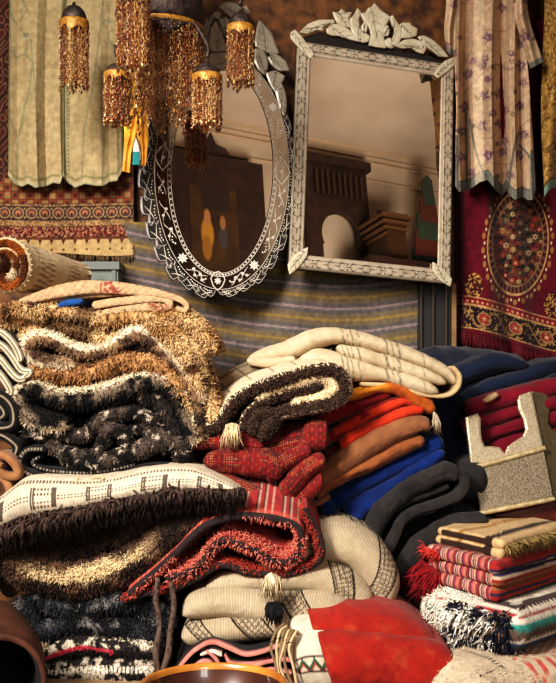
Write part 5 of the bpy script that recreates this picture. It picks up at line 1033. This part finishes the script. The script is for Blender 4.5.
for pa, th, d in (([(316,424),(340,412),(366,402),(392,392)], [14,17,17,13], 2.905), ([(322,442),(345,428),(372,412),(402,400)], [14,16,14,10], 2.90), ([(326,462),(345,452),(370,436),(400,420),(420,412)], [22,22,16,12,8], 2.915)): put(mb, slab(*off(pa, th), d, .3, n=110, nn=21, fold=.0045, endr=.55, seed=int(th[0])+150, amp=.003, bulge=.8, wr=.001), sol((92, 10, 16), (132, 20, 24), 9, 2))
part_or_thing(mb, 'dark_red_blanket', m_soft, 'dark red wool blanket folded in slanting layers beneath the orange cloth', 'blanket')
mb = MB()
for pa, th, d in (([(333,434),(352,424),(378,411),(402,402),(414,402)], [10,13,13,11,8], 2.893), ([(340,448),(358,436),(384,423),(408,412),(425,409)], [14,15,14,12,9], 2.89)): put(mb, slab(*off(pa, th), d, .3, n=110, nn=21, fold=.0045, endr=.55, seed=160+int(th[0]), amp=.003, bulge=.8, wr=.001), sol((160, 34, 20), (192, 58, 28), 9, 3))
part_or_thing(mb, 'orange_red_blanket', m_soft, 'orange-red wool blanket folded between the dark red and the brown blankets', 'blanket')
mb = MB(); bc = sol((116, 74, 50), (144, 96, 66), 12, 4)
put(mb, slab(*off([(304,494),(318,482),(338,468),(370,446),(402,429),(422,424),(431,430)], [12,20,27,31,29,23,12]), 2.87, .3, n=140, nn=25, fold=.0045, endr=.55, seed=165, amp=.003, bulge=.75, wr=.001), bc)
put(mb, slab(*off([(318,500),(326,488),(342,476),(372,462),(404,447),(426,440)], [8,14,19,22,20,14]), 2.885, .3, n=120, nn=25, fold=.0045, endr=.55, seed=166, amp=.003, bulge=.75), sol((128, 74, 44), (144, 86, 50), 12, 5))
put(mb, ribbon([(334,476),(312,488),(302,495),(304,503),(316,504),(330,496)], 2.876, 6, .3, n=70, seed=167, amp=.001), bc)
part_or_thing(mb, 'brown_blanket', m_soft, 'soft caramel brown blanket folded at a slant below the orange-red one', 'blanket')
mb = MB()
for pa, th, d in (([(320,512),(345,496),(380,476),(415,458),(445,440)], [20,24,24,24,20], 2.92), ([(345,516),(372,500),(402,482),(436,458),(446,452)], [20,22,20,18,10], 2.905), ([(324,498),(330,514),(338,530),(346,536)], [14,17,16,12], 2.895), ([(344,534),(356,520),(370,506),(392,494)], [18,20,20,12], 2.893), ([(320,534),(345,544),(372,536)], [20,26,24], 2.93)): put(mb, slab(*off(pa, th), d, .3, n=110, nn=23, fold=.0045, endr=.55, seed=170+len(pa)+int(th[0]), amp=.005, bulge=.8, wr=.002), sol((4, 20, 60), (8, 46, 118), 9, 6))
part_or_thing(mb, 'cobalt_blanket', m_soft, 'cobalt blue blanket crumpled in slanting folds below the brown blanket', 'blanket')
mb = MB(); kc_ = sol((30, 29, 31), (52, 49, 49), 14, 7)
put(mb, slab([(368,530),(400,492),(440,475),(464,480)], [(372,580),(400,592),(440,580),(480,575)], 2.93, .2, n=60, fold=.0045, endr=.55, seed=180, amp=.006), c3(16, 15, 17))  # dark core standing in for the shade inside the charcoal loops
put(mb, slab([(362,536),(374,510),(396,488),(424,472),(450,463),(464,472)], [(376,556),(388,526),(408,504),(430,489),(450,480),(458,484)], 2.85, .22, n=150, nn=31, fold=.0045, endr=.55, seed=181, amp=.006, bulge=.5, wr=.003, freq=14), kc_)
put(mb, ribbon([(456,470),(464,480),(460,494),(440,503),(418,511),(404,521),(396,537),(384,552),(372,552),(366,542)], 2.86, [9,10,10,9,8,9,11,12,11,8], .2, n=150, seed=182, amp=.004, fr=.3), kc_)
put(mb, slab(*off([(394,512),(412,500),(432,493),(450,486)], [8,9,9,7]), 2.875, .2, n=90, fold=.0045, endr=.55, seed=185, amp=.004, wr=.002), kc_)
put(mb, slab(*off([(386,548),(396,530),(412,518),(436,509)], [7,8,8,7]), 2.87, .2, n=90, fold=.0045, endr=.55, seed=186, amp=.004, wr=.002), kc_)
put(mb, slab([(392,580),(400,556),(416,538),(440,524),(470,514),(490,514)], [(412,600),(418,580),(430,562),(450,548),(474,538),(492,534)], 2.855, .22, n=130, nn=31, fold=.0045, endr=.55, seed=187, amp=.006, bulge=.6, wr=.003, freq=14), kc_)
put(mb, slab([(455,462),(478,460),(492,462)], [(458,500),(480,505),(494,505)], 2.93, .15, n=50, fold=.0045, endr=.55, seed=184, amp=.006, wr=.003), kc_)
part_or_thing(mb, 'charcoal_blanket', fabric('felt', 420, .5, sheen=.2), 'charcoal grey felted blanket looped over beside the carved stand', 'blanket')
# navy cloth
mb = MB()
def nv_(p): return mix(c3(12, 17, 32), c3(24, 34, 58), ns(p, 7, 8))
put(mb, slab([(386,342),(410,340),(440,341),(480,343),(520,348),(556,357),(600,364)], [(390,600),(430,600),(480,600),(540,600),(600,600)], 3.10, .22, n=150, nn=61, bulge=.38, fold=.0045, endr=.55, seed=190, amp=.006, wr=.003), nv_)
for pa, th, d in (([(455,402),(490,388),(525,378),(556,368),(600,362)], [10,18,20,18,16], 3.12), ([(430,398),(470,372),(500,362),(530,366)], [14,20,18,10], 3.14), ([(496,394),(525,390),(556,382),(600,376)], [8,11,13,14], 3.09)): put(mb, slab(*off(pa, th), d, .2, n=110, nn=23, fold=.0045, endr=.55, seed=192+len(pa), amp=.006, bulge=.9, wr=.003), sol((13, 20, 38), (24, 36, 62), 7, 9))
part_or_thing(mb, 'navy_cloth', m_soft, 'large navy blue cloth spread in soft folds over the right of the heap', 'cloth')
mb = MB()
for pa, th, d in (([(466,411),(484,406),(515,398),(556,388),(600,380)], [16,20,22,22,20], 3.06), ([(462,428),(490,421),(520,412),(556,404),(600,396)], [14,16,17,18,18], 3.055), ([(470,442),(500,432),(528,424),(600,412)], [14,16,17,18], 3.05), ([(476,462),(505,448),(530,442),(600,430)], [26,26,24,22], 3.055), ([(440,500),(500,485),(600,470)], [60,60,60], 3.08), ([(450,560),(500,545),(600,540)], [70,70,70], 3.1)): put(mb, slab(*off(pa, th), d, .2, n=110, nn=23, fold=.0045, endr=.55, seed=200+int(pa[0][0]), amp=.004, bulge=.8, wr=.001), sol((82, 6, 26), (120, 14, 38), 8, 10))
part_or_thing(mb, 'maroon_blanket', m_soft, 'crimson-maroon blanket stacked in folds behind the carved stand', 'blanket')
mb = MB(); put(mb, slab(*off([(485,402),(491,399),(499,394)], [4,6,4]), 3.04, .1, n=30, fold=.0045, endr=.55, seed=3, amp=.001), c3(170, 140, 104)); part_or_thing(mb, 'cream_rag', m_wool, 'small scrap of cream cloth poking out between navy cloth and maroon blanket', 'cloth')

# --- carved stand ----------------------------------------------------------
st = thing('carved_book_stand', 'silver carved folding book stand with notched top leaning on the maroon blanket', 'book stand', W(515, 515, 2.98))
def carved(name, col, col2, dark, lo=.22, sc=165):
    m = bpy.data.materials.new(name); m.use_nodes = True; nt = m.node_tree; L = nt.links; b = nt.nodes['Principled BSDF']; b.inputs['Roughness'].default_value = .42; b.inputs['Metallic'].default_value = .35
    tc = nd(nt, 'ShaderNodeTexCoord'); vo = nd(nt, 'ShaderNodeTexVoronoi'); vo.inputs['Scale'].default_value = sc; L.new(tc.outputs['Object'], vo.inputs['Vector'])
    cr = nd(nt, 'ShaderNodeValToRGB'); e = cr.color_ramp.elements; e[0].position = lo; e[0].color = tuple(dark)+(1,); e[1].position = lo+.1; e[1].color = tuple(col)+(1,); L.new(vo.outputs['Distance'], cr.inputs[0])
    no = nd(nt, 'ShaderNodeTexNoise'); no.inputs['Scale'].default_value = 45; L.new(tc.outputs['Object'], no.inputs['Vector']); mx = nd(nt, 'ShaderNodeMix', data_type='RGBA'); L.new(no.outputs['Fac'], mx.inputs[0]); L.new(cr.outputs[0], mx.inputs[6]); mx.inputs[7].default_value = tuple(col2)+(1,); L.new(mx.outputs[2], b.inputs['Base Color'])
    bp = nd(nt, 'ShaderNodeBump'); bp.inputs['Strength'].default_value = .25; bp.inputs['Distance'].default_value = .003; L.new(vo.outputs['Distance'], bp.inputs['Height']); L.new(bp.outputs[0], b.inputs['Normal']); return m
m_cv = carved('embossed_silver', c3(186, 174, 150), c3(158, 144, 118), c3(56, 46, 36), .2, 150); m_cv3 = carved('dense_embossed_silver', c3(150, 138, 118), c3(122, 110, 90), c3(46, 38, 32), .34, 190); m_cv2 = carved('embossed_silver_shaded', c3(136, 126, 100), c3(96, 86, 66), c3(40, 34, 26)); m_rg = plain('gilded_ridge', c3(176, 156, 116), .4, .4, 0, 60, c3(214, 196, 156), .3, 200)  # rear leaf gets a darker copy of the silver, its shade painted in
DL = 2.99
def sp(px, py): # leaf plane: leans back a little, lower edge forward
    px = np.asarray(px, float); py = np.asarray(py, float); return W(px, py, DL-.05*(py-450)/60.0)
upl = np.array([(465,418),(477,414),(480,419),(480,430),(481,440),(484,447),(492,447),(499,448),(504,454),(507,447),(514,442),(522,437),(525,430),(523,420),(518,410),(517,401),(519,396),(531,392),(543,450),(471,471)], float)
nr_ = np.cross(sp(471, 471)-sp(531, 392), sp(543, 450)-sp(531, 392)); nr_ = nr_ if nr_[1] < 0 else -nr_
mb = MB(); plate(mb, sp(upl[:, 0], upl[:, 1]), nr_, .012, c3(200, 190, 170)); mb.build('notched_upper_leaf', m_cv, st, False)
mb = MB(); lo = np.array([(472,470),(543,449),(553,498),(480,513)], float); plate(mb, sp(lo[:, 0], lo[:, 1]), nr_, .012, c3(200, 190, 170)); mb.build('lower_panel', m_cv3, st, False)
for a, b, w in (((468.5, 470), (543.5, 449), .0085), ((477, 514.5), (553.5, 499.5), .0075)):
    mb = MB(); A = sp(*a)+nr_/np.linalg.norm(nr_)*.014; B = sp(*b)+nr_/np.linalg.norm(nr_)*.014; tube(mb, [A+(B-A)*t for t in np.linspace(0, 1, 9)], [w*.8, w, w*.9, w, w*.9, w, w*.9, w, w*.8], c3(200, 180, 140), 60, 12); mb.build('ridge', m_rg, st)
bl_ = np.array([(531,392),(545,394),(549,402),(548,414),(547,424),(551,430),(560,433),(570,432),(578,440),(592,505),(553,498),(543,450)], float)
def bp_(px, py): px = np.asarray(px, float); py = np.asarray(py, float); b0 = 531+(py-392)*.207; return W(px, py, DL-.05*(py-450)/60.0+.012+np.maximum(px-b0, 0)*.0022)
Pb = bp_(bl_[:, 0], bl_[:, 1]); nb_ = np.cross(Pb[1]-Pb[0], Pb[-1]-Pb[0]); nb_ = nb_ if nb_[1] < 0 else -nb_
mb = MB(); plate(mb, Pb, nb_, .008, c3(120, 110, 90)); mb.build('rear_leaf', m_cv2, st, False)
mb = MB(); A, B = bp_(545, 449), bp_(585, 446); tube(mb, [A, (A+B)/2, B], .006, c3(120, 108, 80), 20, 10); mb.build('ridge', plain('shaded_ridge', c3(100, 90, 66), .5, .3), st)  # rear ridge painted darker, as the shaded side
mb = MB(); plate(mb, W(np.array([494, 556, 590, 590, 500]), np.array([514, 500, 500, 521, 521]), 2.985), (0, -1, .1), .01, c3(66, 26, 22)); mb.build('lacquered_foot', plain('red_brown_lacquer', c3(70, 28, 24), .3, 0, 0, 12, c3(96, 42, 34), coat=.4), st, False)

# --- right front: folded flat textiles ----------------------------------------
et = thing('cream_brown_textile', 'cream folded textile with dark brown stripes and olive fringe under the carved stand', 'textile', (.59, 2.8, .86))
PL = [(.414, 2.79), (.545, 2.545), (.80, 2.86), (.665, 3.10)]
def et_(p):
    c = mix(c3(214, 186, 142), c3(198, 164, 116), ns(p, 16, 2)); u = p.a; ist = p.ff >= .999
    c = mix(c, c3(52, 34, 28), (np.abs(u-.80) < .05)); c = mix(c, c3(168, 120, 60), (np.abs(u-.42) < .05)*(vn(p.b*60, u*60, 0, 4) > .35)); c = mix(c, c3(186, 140, 84), (np.abs(u-.22) < .03)*.7)
    return mix(c, c3(52, 34, 28), ist*(np.abs(p.tt) < .55)*(u > .12)*(u < .8)*(p.b < .3)*(vn(p.s*30, 0, 0, 6) > .2))
mb = MB(); put(mb, block(PL, .862, .886, 60, 3, .003, .03), et_); put(mb, block([(a+.004, b+.004) for a, b in PL], .884, .909, 60, 5, .003, .03), et_); mb.build('textile_body', m_kil, et)
mb = MB(); e = np.array([(.558, 2.55, .898), (.62, 2.63, .9), (.70, 2.725, .9), (.80, 2.85, .9)]); fringe(mb, e, .034, .004, c3(150, 128, 82), 700, (.35, -.45, -1), .4, 210, .35, .4); mb.build('fringe', m_shag, et)
sr = thing('multicoloured_rug', 'red and pink rug with many narrow stripes folded in three layers, under the cream textile', 'rug', (.6, 2.78, .76))
PF = [(.392, 2.78), (.532, 2.505), (.83, 2.85), (.69, 3.12)]
pal = np.array([c3(*x) for x in ((150, 40, 44), (196, 100, 92), (130, 60, 84), (204, 176, 156), (176, 76, 60), (84, 56, 84), (200, 128, 116), (146, 40, 50), (56, 46, 58), (210, 188, 164), (170, 66, 80), (186, 112, 70), (104, 34, 42), (204, 150, 146))])
palR = np.array([c3(*x) for x in ((150, 40, 38), (166, 44, 38), (50, 44, 70), (166, 56, 42), (150, 100, 60), (150, 40, 42), (200, 178, 152), (60, 50, 90), (160, 46, 40))])
def mk(k):
    def fn(p):
        a_ = p.a*p.L1+.15*(p.V[:, 2]-.8); s1 = np.floor(a_/.0046+.6*vn(p.b*30, 0, 0, 3)).astype(int); cl = pal[(s1*5+k*3) % 14]
        rt_ = (p.ff >= .999)&(p.lab == 1); i2 = np.floor((p.tt+1)*2.2+k*3+.5*vn(p.s*10, 0, 0, 8)).astype(int) % 9; c = np.where(rt_[:, None], palR[i2], cl); sp_ = vn(p.s*260, p.V[:, 2]*100, p.b*100, 5); return c*(.75+.5*sp_[:, None])
    return fn
mb = MB()
for k in range(3): o_ = .006*(1-k)*(1 if k else -1); put(mb, block([(x+o_, y) for x, y in PF], .764+.0325*k, .764+.0325*(k+1)+.001, 110, 20+k, .003, .03, nr=14), mk(k))
mb.build('rug_body', m_flat, sr)
mb = MB(); fringe(mb, np.array([(.385, 2.80, .82), (.392, 2.77, .815), (.42, 2.72, .8)]), .085, .005, c3(140, 22, 32), 420, (-.35, -.3, -1), .3, 211, .3, .3); fringe(mb, np.array([(.392, 2.78, .855), (.42, 2.72, .85)]), .03, .004, c3(196, 60, 52), 120, (-.6, -.3, -.4), .4, 212); mb.build('red_fringe', m_shag, sr)
wt = thing('teal_striped_rug', 'rug with zigzag teal, white and blue stripes and a white fringe of navy pompoms', 'rug', (.62, 2.75, .65))
PG = [(.365, 2.70), (.565, 2.425), (.90, 2.78), (.70, 3.05)]
palT = [((214, 200, 180), .1), ((40, 90, 140), .18), ((70, 56, 54), .26), ((226, 214, 196), .33), ((150, 60, 60), .37), ((228, 216, 200), .45), ((60, 140, 130), .58), ((96, 78, 70), .74), ((214, 204, 190), .8), ((40, 70, 110), .88), ((70, 60, 60), 1.01)]
def tg(p):
    zz = .012*np.abs(((p.b*p.L2*60) % 1)-.5)*2; q = np.where(p.ff < .999, .0+.2*(1-p.a), .2+.8*(.761-p.V[:, 2])/.11)+zz*3; c = np.tile(c3(70, 60, 60), (len(q), 1)); prev = -9
    for cc, e in palT: c = np.where(((q >= prev)&(q < e))[:, None], c3(*cc), c); prev = e
    top = (p.ff < .999)&(p.tt > 0); f = p.a*7+.25*np.abs(((p.b*p.L2*60) % 1)-.5); tc_ = np.array([c3(*x) for x in ((226, 216, 200), (60, 110, 160), (80, 64, 60), (222, 206, 184), (60, 140, 130), (226, 216, 200), (90, 70, 66))])[(np.floor(f)).astype(int) % 7]; c = np.where(top[:, None], tc_, c); return c*(.8+.4*vn(p.s*200, p.V[:, 2]*150, 0, 4)[:, None])
mb = MB(); pw = put(mb, block(PG, .652, .762, 130, 30, .003, .04, nr=26, ni=14), tg); mb.build('rug_body', m_flat, wt)
mb = MB(); lf_ = lambda p: (p.lab == 0)&(p.ff > .8)
def wn(P, rg):
    n = vn(P[:, 0]*60, P[:, 1]*60, P[:, 2]*60, 44); t = (P[:, 0]-.365)/.2; c = mix(c3(250, 244, 232), c3(24, 27, 44), sst(.5, .56, n+.5*(t-.45))); return mix(c, c3(120, 96, 76), (rg.random(len(P)) < .1)*(t > .5))
tufts(mb, pw, 2600, .012, .0034, .5, .2, mask=lambda p: lf_(p)&(p.a < .55), colf=lambda P, rg: mix(c3(240, 230, 212), c3(252, 246, 234), rg.random(len(P))), seed=213, ymax=1, cj=.12, curl=.8, jit=.8); tufts(mb, pw, 1500, .03, .006, .9, .3, mask=lambda p: lf_(p)&(p.a > .28)&(p.tt < .6), colf=wn, seed=215, ymax=1, cj=.2, curl=.9, jit=.8); mb.build('pompom_fringe', m_shag, wt)
bt = thing('white_floor_rug', 'white rug with small red and black marks at the bottom right corner', 'rug', (.6, 2.6, .5))
def wf(p): 
    c = mix(c3(206, 190, 166), c3(190, 168, 142), ns(p, 14, 3)); d = np.sin(p.a*p.L1*300)*np.sin(p.b*p.L2*200); c = mix(c, c3(190, 60, 56), (d > .3)*(p.b > .27)*.9); return mix(c, c3(60, 54, 60), (np.abs(p.b-.2) < .008)*(np.sin(p.a*140) > 0))
mb = MB(); pf = put(mb, block([(.30, 2.50), (.44, 2.28), (1.0, 2.62), (.86, 2.95)], .50, .645, 160, 33, .007, .05, ni=40), wf); mb.build('rug_body', m_kil, bt)
mb = MB(); tufts(mb, pf, 1300, .012, .0017, .4, .2, seed=214, ymax=1, cj=.25, curl=1.0, jit=.9, mask=lambda p: (np.abs(p.tt) < .98)&(p.b < .3), colf=lambda P, rg: mix(c3(216, 200, 172), c3(240, 228, 206), rg.random(len(P)))); mb.build('fringe', m_shag, bt)

# --- bowl and jar in front ------------------------------------------------------
bw_ = thing('wooden_bowl', 'round dark wooden bowl with an amber rim at the bottom edge', 'bowl', (W(214, 690, 2.2)[0], 2.2, .5))
BC = np.array([W(214, 690, 2.2)[0], 2.2, .5])
mb = MB(); lathe(mb, [(.001, 0), (.07, 0), (.08, .01), (.125, .07), (.155, .14), (.1555, .150)], BC, c3(96, 52, 26), 80); lathe(mb, [(.147, .150), (.142, .13), (.11, .065), (.06, .03), (.001, .026)], BC, c3(58, 30, 26), 80); mb.build('bowl_body', plain('dark_bowl_wood', c3(52, 28, 24), .3, 0, 0, 8, c3(84, 46, 34), coat=.4), bw_)
mb = MB(); lathe(mb, [(.1555, .146), (.159, .152), (.158, .160), (.152, .164), (.147, .160), (.1455, .150)], BC, c3(196, 124, 50), 80); mb.build('rim', plain('amber_rim_wood', c3(150, 88, 34), .3, 0, 0, 10, c3(206, 138, 62), coat=.5), bw_)
jc = W(-6, 688, 2.2); ax = np.array([.45, -.89, .0]); ax /= np.linalg.norm(ax)
jr = thing('clay_jar', 'dark red-brown clay jar lying with its black mouth toward the viewer at lower left', 'jar', (jc[0], jc[1]+.1, .5))
mb = MB(); lathe(mb, [(.001, -.36), (.07, -.35), (.125, -.31), (.15, -.23), (.142, -.13), (.122, -.05), (.112, -.012), (.113, 0), (.108, .004), (.1, 0)], jc, np.array([c3(80, 44, 34)]*4+[c3(150, 84, 62)]*2+[c3(120, 76, 58)]*4), 64, ax); mb.build('jar_body', plain('red_brown_clay', c3(58, 34, 27), .6, 0, 0, 10, c3(104, 62, 46), .3, 50), jr)
mb = MB(); lathe(mb, [(.1, 0), (.098, -.03), (.11, -.1), (.1, -.2), (.001, -.26)], jc, c3(16, 12, 11), 64, ax); mb.build('jar_inside', plain('black_inside', c3(14, 11, 11), .9), jr)  # inside coloured near black, unlike the clay outside

# ------------------------------------------------------------------ light
def area(name, loc, target, size, energy, col, sy=None):
    l = bpy.data.lights.new(name, 'AREA'); l.energy = energy; l.color = col; l.size = size
    if sy: l.shape = 'RECTANGLE'; l.size_y = sy
    o = bpy.data.objects.new(name, l); COL.objects.link(o); o.location = loc
    d = np.array(target, float)-np.array(loc, float)
    import mathutils
    o.rotation_euler = mathutils.Vector(d).to_track_quat('-Z', 'Y').to_euler(); return o
k_ = area('doorway_light', (-1.5, .35, 2.5), (-.02, 2.75, .72), .55, 34, (1.0, .90, .79), .7); k_.data.spread = math.radians(75)
f_ = area('front_light', (.9, -.5, 1.5), (.3, 2.7, .5), .6, 5, (1.0, .93, .84)); f_.data.spread = math.radians(80)
g_ = area('ceiling_fill', (2.4, 1.6, 1.9), (2.7, -.8, 4.1), 1.0, 88, (1.0, .94, .88)); g_.data.spread = math.radians(120)  # added fill lamp, brightens the ceiling and far wall seen in the mirrors
h_ = area('wall_fill', (-1.0, .5, 3.3), (.1, 3.5, 2.0), .8, 17, (1.0, .93, .84)); h_.data.spread = math.radians(70)  # added fill lamp to lift the wall hangings, no real source
w = bpy.data.worlds.new('World'); scene.world = w; w.use_nodes = True
w.node_tree.nodes['Background'].inputs[0].default_value = (.9, .8, .7, 1); w.node_tree.nodes['Background'].inputs[1].default_value = .05
scene.view_settings.view_transform = 'Standard'; scene.view_settings.look = 'None'; scene.view_settings.exposure = 0.0
scene.view_settings.use_curve_mapping = True; cv = scene.view_settings.curve_mapping; cc = cv.curves[3]
for x, y in ((.04, .026), (.18, .162), (.45, .46), (.75, .79)): cc.points.new(x, y)
cv.update()
